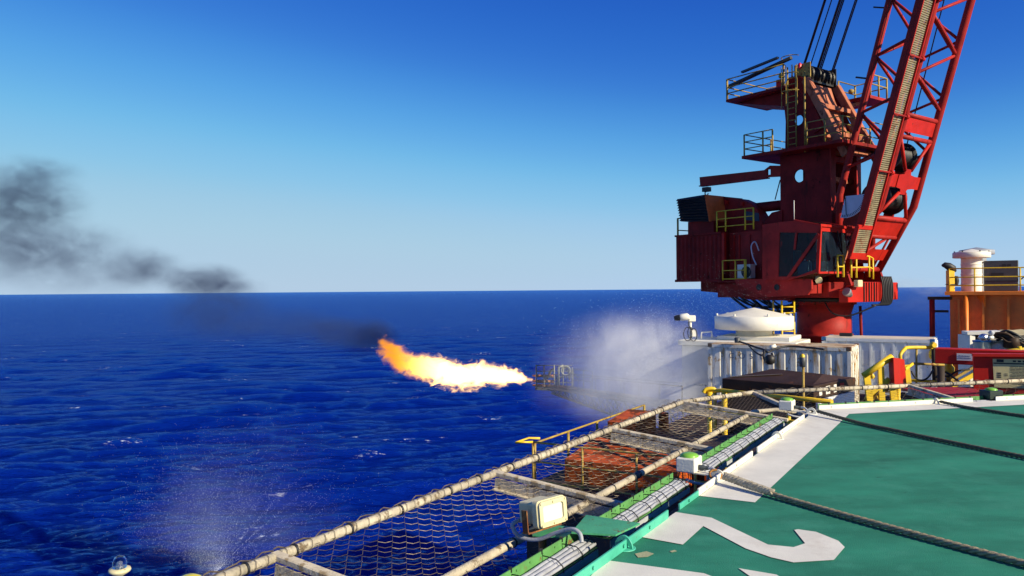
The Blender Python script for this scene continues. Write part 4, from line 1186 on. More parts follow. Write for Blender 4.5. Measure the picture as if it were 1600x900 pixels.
obj('foot_strut', MB().tube([chord('D', t_f - 0.6) - PD * 0.7, chord('D', t_e - 1.0) - PD * 0.7], 0.06, 8), RED, crane)
obj('foot_back_plate', MB().prism([chord('A', 0.6), chord('B', 0.6), chord('B', 3.2), chord('A', 3.2)], -DV * 0.06), MAROON, crane)
for s_ in (-1, 1):
    ft = obj('pivot_bracket', MB().prism([PIV + PD * (s_ * BW / 2 - 0.08) + HD * a + Z3 * b for a, b in ((-0.7, -0.6), (0.7, -0.6), (0.35, 0.45), (-0.35, 0.45))], PD * 0.16), RED, crane)
    obj('pivot_pin', MB().lathe(PIV + PD * (s_ * BW / 2 - 0.2), [(0.16, 0), (0.16, 0.4)], 16, axis=PD), DARKSTEEL, ft)
# caged walkway hung along the near belly chord
wv = -PD
def wk(t, a, off=0.12): return PIV + BV * t + DV * (BDp / 2 + off) - PD * (BW / 2) + wv * a
w_in, w_out = 0.36, 1.34
t0_, t1_ = t_at('C', 352), 34.0
wmain = obj('walkway', MB().bar(wk(t0_, w_in + 0.02), wk(t1_, w_in + 0.02), 0.06, 0.22, up=DV).bar(wk(t0_, w_out - 0.02), wk(t1_, w_out - 0.02), 0.06, 0.22, up=DV), BRIGHTRED, crane)
obj('walkway_side', MB().bar(wk(t0_, w_out, -0.03), wk(t1_, w_out, -0.03), 0.04, 0.24, up=DV), RED, wmain)
t = t0_; i = 0
while t < 22:
    te = min(t + 2.62, 34)
    gm = MB(); x = t + 0.08
    while x < te - 0.05:
        gm.bar(wk(x, w_in + 0.07), wk(x, w_out - 0.07), 0.062, 0.05, up=DV); x += 0.095
    for a in (w_in + 0.1, (w_in + w_out) / 2, w_out - 0.1):
        gm.bar(wk(t + 0.05, a, 0.10), wk(te - 0.05, a, 0.10), 0.03, 0.03, up=DV)
    obj('grating', gm, GRATING, wmain)
    obj('hanger_bracket', MB().prism([wk(te, w_out + 0.02, 0.26), wk(te, 0.05, 0.26), wk(te, 0.05, 0.1), wk(te, w_out + 0.02, 0.1)], BV * 0.07), RED, wmain)
    obj('hanger_pin', MB().lathe(wk(te + 0.03, 0.0, 0.2), [(0.10, 0), (0.10, 0.2)], 10, axis=-PD), BRIGHTRED, wmain)
    t = te; i += 1
lo = MB().bar(wk(t0_ - 0.02, w_in + 0.02), wk(t0_ - 1.45, w_in + 0.02), 0.06, 0.2, up=DV).bar(wk(t0_ - 0.02, w_out + 0.35), wk(t0_ - 1.45, w_out + 0.35), 0.06, 0.2, up=DV).bar(wk(t0_ - 0.05, w_out + 0.35), wk(t0_ - 0.05, w_in), 0.2, 0.1, up=DV).bar(wk(t0_ - 1.45, w_out + 0.4), wk(t0_ - 1.45, w_in - 0.05), 0.3, 0.16, up=DV)
obj('lower_walkway_frame', lo, BRIGHTRED, wmain)
gm = MB(); x = t0_ - 1.36
while x < t0_ - 0.1:
    gm.bar(wk(x, w_in + 0.07), wk(x, w_out + 0.3), 0.062, 0.05, up=DV); x += 0.095
obj('grating', gm, GRATING, wmain)
# winch drums and rope reels inside the boom
for (px, py, rr_, w_) in ((1429, 243, 0.72, 1.5), (1408, 312, 0.78, 1.6)):
    c = (chord('C', t_at('C', py)) + chord('D', t_at('C', py))) / 2 - DV * 0.9 + PD * 0.25
    dr = obj('winch_drum', MB().lathe(c - PD * (w_ / 2), [(rr_, 0), (rr_, 0.06), (rr_ * 0.72, 0.07), (rr_ * 0.74, w_ - 0.07), (rr_, w_ - 0.06), (rr_, w_)], 30, axis=PD), DARKSTEEL, crane)
    for k in range(10):
        q = -w_ / 2 + 0.12 + (w_ - 0.24) * k / 9
        obj('rope_lay', MB().lathe(c + PD * q, [(rr_ * 0.72, 0), (rr_ * 0.80, 0.05), (rr_ * 0.72, 0.10)], 26, axis=PD), BLACK, dr)
    for s_ in (-1, 1): obj('drum_stand', MB().bar(c + PD * (s_ * (w_ / 2 + 0.07)) - BV * 1.2, c + PD * (s_ * (w_ / 2 + 0.07)), 0.12, 0.5, up=DV), RED, dr)
# boom angle dial
dc = Cq(1317, 334, -BW / 2 - 0.3); ds = 0.034
du, dz = hitq(1316, 336, -BW / 2 - 0.3)
arc = [C(du, -BW / 2 - 0.3, dz)] + [C(du + 1.25 * math.cos(a), -BW / 2 - 0.3, dz + 0.98 * math.sin(a)) for a in [R(2 + 86 * k / 16) for k in range(17)]]
arc = [C(du - 0.05, -BW / 2 - 0.3, dz), C(du + 0.25, -BW / 2 - 0.3, dz + 0.85)] + [C(du + 0.25 + 1.0 * math.sin(a), -BW / 2 - 0.3, dz + 0.85 - 0.95 * (1 - math.cos(a))) for a in [R(80 - 80 * k / 12) for k in range(1)]]
c0 = (du + 0.18, dz + 0.92); rad_ = 1.08
arc = [C(c0[0], -BW / 2 - 0.3, c0[1])] + [C(c0[0] + rad_ * math.cos(R(a)), -BW / 2 - 0.3, c0[1] + rad_ * math.sin(R(a))) for a in range(0, -106, -7)]
dial = obj('angle_dial', MB().prism(arc, PD * 0.03), mat('dial_white', (0.62, 0.64, 0.68), 0.5, var=0.08), crane)
mb = MB()
for a in range(-4, -104, -5):
    l_ = 0.16 if a % 10 else 0.26
    d_ = HD * math.cos(R(a)) + Z3 * math.sin(R(a))
    c_ = C(c0[0], -BW / 2 - 0.305, c0[1])
    mb.bar(c_ + d_ * (rad_ - l_), c_ + d_ * (rad_ - 0.04), 0.03, 0.004, up=PD)
obj('dial_mark', mb, INK, dial)
obj('dial_pointer', MB().bar(C(c0[0], -BW / 2 - 0.33, c0[1]), C(c0[0] + 0.05, -BW / 2 - 0.33, c0[1] - 0.95), 0.03, 0.01, up=PD), INK, dial)
# pendant and luffing ropes from the sheave head to the boom tip
tipc = PIV + BV * TIP
for (q, off, r_) in ((-1.05, -0.35, 0.035), (-0.95, -0.35, 0.035), (-0.62, -0.1, 0.03), (-0.1, 0.1, 0.035), (0.0, 0.1, 0.035), (0.1, 0.15, 0.035), (0.2, 0.2, 0.035), (0.95, 0.55, 0.035), (1.08, 0.55, 0.035)):
    obj('luffing_rope', MB().tube([C(hu + 0.2 + off * 0.5, q, hz + 0.5), tipc + PD * (q * 1.2) - DV * 0.4], r_, 6), WIRE, crane)
obj('hoist_rope', MB().tube([Cq(1340, 205, -BW / 2 - 0.8), chord('A', 52) - PD * 0.6 - DV * 0.4], 0.018, 5), WIRE, crane)
obj('hoist_rope', MB().tube([(chord('C', t_at('C', 243)) + chord('D', t_at('C', 243))) / 2 - DV * 0.5 + PD * 0.3, tipc], 0.03, 5), BLACK, crane)
for py in (62 * 0.2, 614 * 0.2, 352 * 0.35):
    t = t_at('A', py)
    obj('rope_guide', MB().tube([chord('A', t), chord('A', t) - DV * 0.62 - PD * 0.2], 0.04, 5), DARKSTEEL, crane)

# ------------------------------------------------------------------ containers and gear on the main deck
def framed(pl, pr, depth_l, depth_r):
    """two ground-plan corners from pixels and depths"""
    a, b = P(*pl, depth_l), P(*pr, depth_r)
    return a, b

def container(name, A, ex, ey, L_, Wd, Ht, ztop, label, m, group, roofm, castm, doors_end=True, panel_style='ribs', letters=None):
    """A = top corner in plan, ex along the length, ey away from the viewer"""
    B0 = V((A.x, A.y, ztop - Ht))
    def K(x, y, z): return B0 + ex * x + ey * y + Z3 * z
    ax = (ex, ey, Z3)
    root = thing(name, label, 'container', K(L_ / 2, Wd / 2, 0), group)
    obj('body', MB().box(K(L_ / 2, Wd / 2, Ht / 2), L_ - 0.12, Wd - 0.12, Ht - 0.06, ax), m, root)
    obj('roof', MB().box(K(L_ / 2, Wd / 2, Ht - 0.015), L_ - 0.1, Wd - 0.1, 0.04, ax), roofm, root)
    for (x, y) in ((0, 0), (L_, 0), (0, Wd), (L_, Wd)):
        obj('corner_post', MB().box(K(x + (0.07 if x == 0 else -0.07), y + (0.07 if y == 0 else -0.07), Ht / 2), 0.14, 0.14, Ht - 0.36, ax), m, root)
        for z in (0.09, Ht - 0.06):
            obj('corner_casting', MB().box(K(x + (0.085 if x == 0 else -0.085), y + (0.085 if y == 0 else -0.085), z), 0.19, 0.19, 0.17, ax), castm, root, bevel=0.012)
    for z in (0.1, Ht - 0.09):
        obj('side_rail', MB().bar(K(0.19, 0.04, z), K(L_ - 0.19, 0.04, z), 0.10, 0.13), m, root)
        obj('end_rail', MB().bar(K(L_ - 0.04, 0.19, z), K(L_ - 0.04, Wd - 0.19, z), 0.10, 0.13), m, root)
    # near long side
    n = 12 if panel_style == 'ribs' else 9
    for k in range(n):
        x = 0.2 + (L_ - 0.4) * (k + 0.5) / n; w = (L_ - 0.4) / n
        if panel_style == 'ribs':
            obj('side_rib', MB().prism([K(x - w * 0.36, 0.062, 0.17), K(x - w * 0.22, 0.02, 0.17), K(x + w * 0.22, 0.02, 0.17), K(x + w * 0.36, 0.062, 0.17)], Z3 * (Ht - 0.34)), m, root)
        else:
            obj('side_rib', MB().box(K(x - w / 2, 0.045, Ht / 2), 0.09, 0.07, Ht - 0.34, ax), m, root)
            for z in (Ht * 0.36, Ht * 0.66):
                obj('side_panel', MB().box(K(x, 0.052, z), w - 0.22, 0.03, Ht * 0.26, ax), m, root, bevel=0.01)
    # end with doors: locking bars and hinges
    for k, y in enumerate((Wd * 0.16, Wd * 0.38, Wd * 0.62, Wd * 0.84)):
        lb_ = obj('locking_bar', MB().tube([K(L_ + 0.02, y, 0.14), K(L_ + 0.02, y, Ht - 0.12)], 0.03, 8), m, root)
        for z in (0.35, Ht * 0.42, Ht * 0.75, Ht - 0.3):
            obj('bar_bracket', MB().box(K(L_ - 0.01, y, z), 0.09, 0.16, 0.10, ax), m, lb_, bevel=0.01)
    obj('door_seam', MB().box(K(L_ - 0.055, Wd / 2, Ht / 2), 0.02, 0.03, Ht - 0.3, ax), GREYBOX, root)
    for y in (Wd * 0.27, Wd * 0.73):
        obj('door_leaf', MB().box(K(L_ - 0.05, y, Ht / 2), 0.03, Wd * 0.4, Ht - 0.32, ax), m, root, bevel=0.008)
    if letters:
        for k, ch in enumerate(letters):
            obj('letter', text_mesh(ch, 0.34, K(0.95 + 0.46 * k, 0.016, Ht - 0.62), ex, Z3), PALEINK, root)
    return root, K

zc = -0.85
A1 = P(1106, 537, 36.0); ex = -N1; B1 = A1 + ex * 6.06
ey = V((-ex.y, ex.x, 0))
cont1, K1 = container('shipping_container', A1, ex, ey, 6.06, 2.44, 2.59, A1.z, 'rust-streaked white container lettered COSL behind the brown tank', CONTWHITE, 'white containers on the main deck', RUSTTOP, mat('rusty_casting', (0.10, 0.07, 0.05), 0.8, rust=0.4), letters='COSL')
A2 = P(1284, 527, 37.2)
ex2 = -N1; L2 = 4.7; ey2 = V((-ex2.y, ex2.x, 0))
cont2, K2 = container('shipping_container', A2, ex2, ey2, L2, 2.2, 2.59, A2.z, 'clean white container with blue corner castings behind the yellow steps', CLEANWHITE, 'white containers on the main deck', mat('pale_container_roof', (0.62, 0.55, 0.44), 0.7, rust=0.12, rscale=1.5), BLUE, panel_style='panels')
obj('hatch_clamp', MB().box(K2(0.9, 1.2, 2.68), 0.55, 0.35, 0.14, (ex2, ey2, Z3)), BLACK, cont2)
obj('yellow_flange', MB().lathe(K2(L2 - 0.05, 0.0, 1.95), [(0.02, -0.1), (0.24, -0.08), (0.24, 0.06), (0.12, 0.08)], 12, axis=V((0.5, -0.8, 0))), YELLOW, cont2)

# hose draped over the roof of the lettered container with a hanging valve
hr = thing('air_hose', 'dark hose lying over the lettered container roof with a valve hanging down', 'hose', K1(3.0, 0.1, 2.6))
hp_ = spline([P(1153, 533, 35.2), P(1168, 538, 34.6), P(1182, 543, 34.0), P(1192, 546, 33.5), P(1200, 550, 33.2), P(1212, 545, 33.6), P(1232, 541, 33.8), P(1262, 543, 33.4), P(1288, 546, 32.6)], 8)
obj('hose_run', MB().tube(hp_, 0.045, 7), BLACK, hr)
obj('hose_run', MB().tube(spline([P(1170, 540, 34.4), P(1180, 550, 33.4), P(1190, 555, 33.0), P(1196, 551, 33.0)], 6), 0.035, 6), BLACK, hr)
obj('hose_run', MB().tube(spline([P(1194, 548, 33.1), P(1193, 556, 32.9), P(1196, 563, 32.8), P(1203, 565, 32.7), P(1208, 560, 32.7), P(1206, 552, 32.9)], 6), 0.05, 6), BLACK, hr)
obj('valve', MB().lathe(P(1203, 562, 32.6), [(0.1, -0.2), (0.2, -0.12), (0.22, 0.1), (0.1, 0.2)], 14), DARKSTEEL, hr)
obj('hose_end', MB().lathe(P(1152, 532, 35.2), [(0.12, -0.1), (0.14, 0.1), (0.08, 0.14)], 12), GREYBOX, hr)
obj('white_coupling', MB().tube([P(1203, 543, 33.4), P(1212, 540, 33.4)], 0.08, 8), WHITE, hr)

# white deckhouse with the mushroom ventilator
vent_c = P(1178, 515, 38.5)
dhz = P(1160, 527, 40).z
dh = thing('white_deckhouse', 'low white deckhouse roof behind the lettered container', 'deckhouse', V((vent_c.x, vent_c.y, MAIN_Z)))
dax = (ex, ey, Z3)
p_l = P(1072, 535, 38.0)
ctr = V((vent_c.x - 0.6, vent_c.y - 0.4, 0))
obj('wall', MB().box(V((ctr.x, ctr.y, (MAIN_Z + dhz - 0.25) / 2)), 5.2, 3.0, dhz - 0.25 - MAIN_Z, dax), WHITE, dh)
obj('roof', MB().box(V((ctr.x, ctr.y, dhz - 0.11)), 5.5, 3.3, 0.24, dax), WHITE, dh, bevel=0.03)
obj('roof_coaming', MB().box(V((vent_c.x + 0.2, vent_c.y - 0.2, dhz + 0.10)), 3.4, 2.6, 0.2, dax), WHITE, dh, bevel=0.03)
hnd = P(1104, 522, 38.2)
obj('grab_rail', MB().tube([hnd - RGT0 * 0.25 - Z3 * 0.22, hnd - RGT0 * 0.25 + Z3 * 0.08, hnd + RGT0 * 0.25 + Z3 * 0.12, hnd + RGT0 * 0.25 - Z3 * 0.2], 0.045, 6), WHITE, dh)

def mushroom(c, r, skirt, cone, neck_r, neck_h, label, m, ribs=0):
    root = thing('mushroom_ventilator', label, 'ventilator', c - Z3 * neck_h, 'white mushroom ventilators')
    obj('cap', MB().lathe(c, [(r * 0.97, 0.0), (r, 0.02), (r, skirt), (r * 0.96, skirt + 0.03), (r * 0.5, skirt + cone * 0.55), (0.03, skirt + cone)], 48), m, root)
    nk = obj('neck', MB().lathe(c, [(neck_r, -neck_h), (neck_r, 0.05)], 36), m, root)
    for k in range(ribs):
        obj('neck_ring', MB().lathe(c, [(neck_r + 0.004, -neck_h * (0.2 + 0.3 * k) - 0.03), (neck_r + 0.035, -neck_h * (0.2 + 0.3 * k)), (neck_r + 0.004, -neck_h * (0.2 + 0.3 * k) + 0.03)], 36), m, nk)
    return root
vb = P(1178, 514, 38.5)
mv = mushroom(V((vb.x, vb.y, vb.z)), 1.86, 0.62, 0.42, 0.86, vb.z - dhz - 0.2 + 0.0, 'broad white ventilator cap on the deckhouse beside the crane pedestal', WHITE)
for k in range(7):
    a = 2 * math.pi * k / 7 + 0.3
    obj('cap_bolt', MB().lathe(V((vb.x + 1.75 * math.cos(a), vb.y + 1.75 * math.sin(a), vb.z + 0.68)), [(0.05, 0), (0.05, 0.09)], 8), WHITE, mv)

# surveillance camera on its post
cc = P(1074, 496, 37.6); foot = V((cc.x + 0.15, cc.y, dhz))
cm = thing('surveillance_camera', 'white surveillance camera with coiled cable at the edge of the deckhouse', 'camera', foot)
obj('post', MB().tube([foot, V((foot.x, foot.y, cc.z - 0.15))], 0.055, 8), WHITE, cm)
obj('bracket', MB().box(V((foot.x + 0.05, foot.y, cc.z - 0.05)), 0.34, 0.26, 0.30), WHITE, cm, bevel=0.03)
hs_ = obj('camera_housing', MB().lathe(cc - RGT0 * 0.28, [(0.05, -0.16), (0.13, -0.10), (0.17, 0.0), (0.16, 0.30), (0.10, 0.36)], 18, axis=V((0.92, -0.3, 0.15))), WHITE, cm)
obj('lens', MB().lathe(cc - RGT0 * 0.36, [(0.11, -0.26), (0.14, -0.12), (0.14, 0.02)], 16, axis=V((0.92, -0.3, 0.15))), BLACK, hs_)
obj('junction_box', MB().box(V((foot.x + 0.12, foot.y - 0.1, cc.z - 0.75)), 0.24, 0.16, 0.34), WHITE, cm, bevel=0.02)
for k, (dx, dz, r1, r2) in enumerate(((-0.18, -0.78, 0.2, 0.32), (0.1, -0.82, 0.16, 0.30), (-0.05, -0.72, 0.12, 0.26))):
    obj('cable_coil', MB().tube([V((foot.x + dx + r1 * math.cos(a), foot.y - 0.2 + 0.02 * k, cc.z + dz + r2 * math.sin(a))) for a in [6.283 * i / 24 for i in range(25)]], 0.022, 5), BLACK, cm)
obj('cable_coil', MB().tube(spline([V((foot.x - 0.1, foot.y - 0.15, cc.z - 0.1)), V((foot.x - 0.15, foot.y - 0.25, cc.z - 0.35)), V((foot.x + 0.05, foot.y - 0.25, cc.z - 0.6))], 6), 0.022, 5), BLACK, cm)

# brown tank house in front of the container
TZ_ = P(1127, 600, 21.0).z
tl, trr = P(1128, 607, 21.0), P(1272, 610, 19.2)
bx_ = trr - tl; bx_.z = 0; BL = bx_.length; bx_.normalize(); by_ = V((-bx_.y, bx_.x, 0))
def BT(x, y, z): return V((tl.x, tl.y, 0)) + bx_ * x + by_ * y + Z3 * z
zt_, zb_ = P(1128, 591, 21.0).z, MAIN_Z
br = thing('brown_tank_house', 'dark brown steel tank house with a shallow hipped lid and deep rim', 'tank', BT(BL / 2, 1.2, MAIN_Z))
obj('rim', MB().box(BT(BL / 2, 1.25, zt_ - 0.17), BL, 2.5, 0.34, (bx_, by_, Z3)), BROWN, br, bevel=0.015)
lid = [BT(0.12, 0.15, zt_ + 0.003), BT(BL - 0.1, 0.15, zt_ + 0.003), BT(BL - 0.1, 2.38, zt_ + 0.003), BT(0.12, 2.38, zt_ + 0.003)]
pk1, pk2 = BT(BL * 0.30, 1.35, zt_ + 0.20), BT(BL * 0.86, 1.3, zt_ + 0.16)
obj('lid', MB().add(lid + [pk1, pk2], [(0, 1, 5, 4), (1, 2, 5), (2, 3, 4, 5), (3, 0, 4)]), BROWN, br)
obj('lid_glare_strip', MB().bar(BT(0.1, 0.22, zt_ + 0.03), BT(BL * 0.5, 0.9, zt_ + 0.13), 0.09, 0.012), mat('lid_glare_steel', (0.30, 0.24, 0.20), 0.25, metal=0.6), br)  # pale strip painted as the glare streak across the lid
obj('wall', MB().box(BT(BL / 2, 1.3, (zt_ - 0.34 + zb_) / 2), BL - 0.3, 2.2, zt_ - 0.34 - zb_, (bx_, by_, Z3)), UNDERSIDE, br)
obj('leg', MB().box(BT(0.10, 0.14, (zt_ - 0.34 + zb_) / 2), 0.2, 0.2, zt_ - 0.34 - zb_, (bx_, by_, Z3)), BROWN, br)
obj('white_end_panel', MB().box(BT(BL + 0.02, 1.2, zt_ - 1.0), 0.05, 2.2, 1.3, (bx_, by_, Z3)), CLEANWHITE, br)
for k, c_ in enumerate((WHITE, WHITE, WHITE, BRIGHTRED)):
    obj('sticker', MB().box(BT(BL + 0.003, 0.35 + 0.42 * k, zt_ - 0.17), 0.012, 0.16 + 0.08 * (k % 2), 0.2, (bx_, by_, Z3)), c_, br)
lp_ = P(1255, 600, 19.0)
vp = thing('vent_post', 'slim olive vent post standing in front of the brown tank house', 'post', V((lp_.x, lp_.y, MAIN_Z)))
obj('pipe', MB().tube([V((lp_.x, lp_.y, MAIN_Z)), P(1255, 572, 19.0)], 0.03, 8), OLDYELLOW, vp)
obj('vent_head', MB().lathe(P(1254, 566, 19.0), [(0.06, -0.11), (0.075, -0.1), (0.075, 0.10), (0.06, 0.12)], 12), GREYBOX, vp)
obj('cap', MB().lathe(P(1254, 557, 19.0), [(0.05, -0.06), (0.055, 0.03), (0.02, 0.06)], 12), YELLOW, vp)

# ------------------------------------------------------------------ yellow handrails below the net
d_ = 20.5
yr = thing('yellow_handrail', 'bright yellow handrail in front of the brown tank house', 'handrail', V((P(1110, 640, d_).x, P(1110, 640, d_).y, MAIN_Z)), 'yellow handrails')
top = [P(1101, 612, 20.8), P(1128, 610, 20.6), P(1176, 616, 19.4), P(1232, 621, 18.6), P(1300, 628, 17.6)]
obj('top_rail', MB().tube(top, 0.055, 10), YELLOW, yr)
obj('end_hood', MB().tube(spline([P(1099, 614, 20.7), P(1102, 609, 20.7), P(1109, 607, 20.7), P(1116, 608, 20.7), P(1120, 613, 20.7)], 4), 0.05, 10), YELLOW, yr)
for px, dd in ((1109, 20.7), (1117, 21.4), (1132, 20.5), (1232, 18.6)):
    a = P(px, 612 if px < 1200 else 622, dd)
    obj('post', MB().tube([a, V((a.x, a.y, MAIN_Z))], 0.07 if px in (1109, 1132) else 0.05, 10), YELLOW, yr)
obj('middle_rail', MB().tube([p - Z3 * 0.55 for p in top], 0.035, 8), YELLOW, yr)
fr_ = [N1 * 10.4 + U1 * 18.5 + Z3 * MAIN_Z]
def MD(lat, s, z=0.0): return N1 * lat + U1 * s + Z3 * (MAIN_Z + z)
railing_o = railing('yellow_handrail', [MD(10.5, 18.5), MD(9.0, 18.45), MD(7.5, 18.45), MD(6.0, 18.45), MD(4.5, 18.45), MD(3.2, 18.45)], 1.15, OLDYELLOW, None, (1.0, 0.55, 0.1), 0.028, 0.034)
tag(railing_o, 'weathered yellow handrail under the net round the orange steelwork', 'handrail', 'yellow handrails')
obj('corner_return', MB().tube([MD(10.5, 18.5, 1.15), MD(10.85, 18.2, 1.15), MD(10.8, 18.8, 1.18), MD(10.5, 18.9, 1.18)], 0.032, 8), YELLOW, railing_o)
obj('corner_return', MB().tube([MD(10.5, 18.5, 0.6), MD(10.85, 18.2, 0.6), MD(10.5, 18.9, 0.6)], 0.028, 8), YELLOW, railing_o)
r2 = railing('yellow_handrail', [MD(10.5, s) for s in (18.6, 20.6, 22.6, 24.6, 26.6)], 1.1, OLDYELLOW, None, (1.0, 0.55), 0.03, 0.045)
tag(r2, 'weathered yellow handrail along the outer deck edge under the net', 'handrail', 'yellow handrails')

# orange steelwork seen through the net
og = thing('orange_steel_skid', 'orange painted steel skid with sloping plates seen through the net', 'steelwork', MD(9.0, 20.5))
OR2 = mat('vivid_orange_paint', (0.50, 0.085, 0.008), 0.55, spec=0.2, var=0.45, rust=0.5, rustcol=(0.12, 0.035, 0.012), rscale=2.2, scale=1.5)
def og_poly(pts, t, name):
    obj(name, MB().prism(pts, t), OR2, og)
og_poly([MD(9.9, 19.2, 0.02), MD(9.9, 19.2, 0.62), MD(9.9, 21.6, 0.95), MD(9.9, 23.2, 0.95), MD(9.9, 23.2, 0.02)], -N1 * 3.2, 'sloping_hull')
og_poly([MD(9.6, 21.4, 0.95), MD(9.6, 21.4, 1.35), MD(9.6, 23.0, 1.5), MD(9.6, 23.0, 0.95)], -N1 * 0.9, 'raised_plate')
obj('stanchion', MB().box(MD(6.2, 20.4, 0.65), 0.28, 0.28, 1.3, (N1, U1, Z3)), OR2, og)
obj('stanchion_arm', MB().bar(MD(6.2, 20.4, 1.32), MD(5.7, 22.4, 1.5), 0.25, 0.16), OR2, og)
obj('stanchion', MB().box(MD(8.6, 23.4, 0.7), 0.24, 0.24, 1.4, (N1, U1, Z3)), OR2, og)
wg = thing('white_grating_panel', 'white grating panel lying on the deck below the net', 'grating', MD(7.0, 27.0))
wgm = MB()
for k in range(16): wgm.bar(MD(7.9, 26.2 + 0.12 * k, 0.25), MD(6.1, 26.2 + 0.12 * k, 0.25), 0.05, 0.04)
for k in range(12): wgm.bar(MD(7.9 - 0.15 * k, 26.2, 0.25), MD(7.9 - 0.15 * k, 28.0, 0.25), 0.03, 0.04)
obj('grating', wgm, WHITE, wg)
obj('support', MB().box(MD(7.0, 27.1, 0.11), 1.7, 1.8, 0.2, (N1, U1, Z3)), OLDYELLOW, wg)
vl = thing('red_valve_block', 'small orange-red valve block beside the yellow posts under the net', 'valve', MD(5.4, 24.2))
obj('body', MB().box(MD(5.4, 24.2, 0.4), 0.5, 0.6, 0.8, (N1, U1, Z3)), OR2, vl, bevel=0.04)
obj('flange', MB().lathe(MD(5.4, 24.2, 0.8), [(0.3, 0), (0.3, 0.08), (0.14, 0.1), (0.14, 0.4)], 14), OR2, vl)
obj('handwheel', MB().tube([MD(5.4, 24.2, 1.25) + N1 * (0.26 * math.cos(a)) + U1 * (0.26 * math.sin(a)) for a in [6.283 * i / 16 for i in range(17)]], 0.03, 6), BRIGHTRED, vl)

# ------------------------------------------------------------------ steps, red stands and notices beyond the far net
# yellow stair head with broad flat stringers
st = thing('yellow_stair_rail', 'broad yellow stair stringers leading down beyond the far net', 'stairs', V((*P(1380, 620, 15.2).xy, -1.6)))
dS = 15.0
def S(px, py, dd=dS): return P(px, py, dd)
obj('handrail', MB().tube([S(1349, 587), S(1394, 557)], 0.06, 10), YELLOW, st)
obj('stringer_post', MB().bar(S(1354, 586), S(1359, 626), 0.12, 0.05, up=FWD), YELLOW, st)
obj('stringer_post', MB().bar(S(1376, 573), S(1378, 626), 0.11, 0.05, up=FWD), YELLOW, st)
obj('diagonal', MB().bar(S(1357, 618), S(1389, 592), 0.08, 0.05, up=FWD), YELLOW, st)
obj('stringer', MB().bar(S(1354, 626), S(1398, 596, 15.4), 0.14, 0.05, up=FWD), YELLOW, st)
obj('stringer_post', MB().bar(S(1394, 600), S(1397, 626), 0.12, 0.05, up=FWD), YELLOW, st)
for k in range(4):
    obj('tread', MB().bar(S(1362 + 9 * k, 622 - 5 * k, 15.1), S(1368 + 9 * k, 622 - 5 * k, 16.0), 0.2, 0.03), OLDYELLOW, st)
obj('knob', MB().lathe(S(1363, 588), [(0.02, -0.05), (0.05, 0), (0.02, 0.05)], 10), YELLOW, st)
rp_ = thing('red_side_panel', 'curved red panel standing at the head of the yellow steps', 'panel', V((*S(1402, 606).xy, -1.5)))
cv_ = [S(1390, 561, 15.0), S(1396, 559, 14.85), S(1406, 560, 14.9), S(1413, 562, 15.2)]
lowr = [S(1392, 605, 15.0), S(1398, 606, 14.85), S(1408, 606, 14.9), S(1417, 604, 15.2)]
obj('panel_skin', MB().add(cv_ + lowr + [p + FWD * 0.05 for p in cv_ + lowr], [(i, i + 1, i + 5, i + 4) for i in range(3)] + [(8 + i, 12 + i, 13 + i, 9 + i) for i in range(3)] + [(0, 4, 12, 8), (3, 11, 15, 7), (0, 8, 9, 1), (1, 9, 10, 2), (2, 10, 11, 3), (4, 5, 13, 12), (5, 6, 14, 13), (6, 7, 15, 14)]), BRIGHTRED, rp_)
obj('panel_post', MB().tube([S(1403, 604, 15.1), V((*S(1403, 604, 15.1).xy, -1.5))], 0.05, 8), YELLOW, rp_)
# thin yellow pipe rail to the right of the steps
tr = thing('yellow_handrail', 'yellow pipe handrail in front of the clean white container', 'handrail', V((*S(1430, 600, 16).xy, -1.5)), 'yellow handrails')
obj('top_rail', MB().tube(spline([S(1407, 562, 15.6), S(1407, 554, 15.6), S(1413, 546, 15.7), S(1420, 543, 15.8), S(1458, 543, 16.0)], 5), 0.036, 8), YELLOW, tr)
obj('post', MB().tube([S(1432, 543, 15.9), S(1432, 605, 15.9)], 0.022, 6), OLDYELLOW, tr)
obj('middle_rail', MB().tube([S(1426, 568, 15.9), S(1475, 570, 16)], 0.028, 6), OLDYELLOW, tr)
obj('lower_rail', MB().tube([S(1421, 594, 15.6), S(1520, 600, 15.8)], 0.032, 6), YELLOW, tr)
obj('brace_plate', MB().bar(S(1416, 570, 15.4), S(1420, 602, 15.4), 0.10, 0.05, up=FWD), YELLOW, tr)
obj('brace_plate', MB().bar(S(1414, 577, 15.3), S(1426, 568, 15.5), 0.05, 0.04, up=FWD), YELLOW, tr)
obj('end_post', MB().tube([S(1459, 536, 16), S(1461, 604, 16)], 0.05, 8), DECKBROWN, tr)
obj('valve_body', MB().lathe(S(1458, 539, 15.9), [(0.05, -0.06), (0.065, 0), (0.05, 0.06)], 10, axis=FWD), YELLOW, tr)
obj('black_cable', MB().tube(spline([S(1424, 580, 15.5), S(1430, 590, 15.5), S(1440, 594, 15.6), S(1450, 590, 15.6), S(1458, 578, 15.8)], 6), 0.018, 5), BLACK, tr)
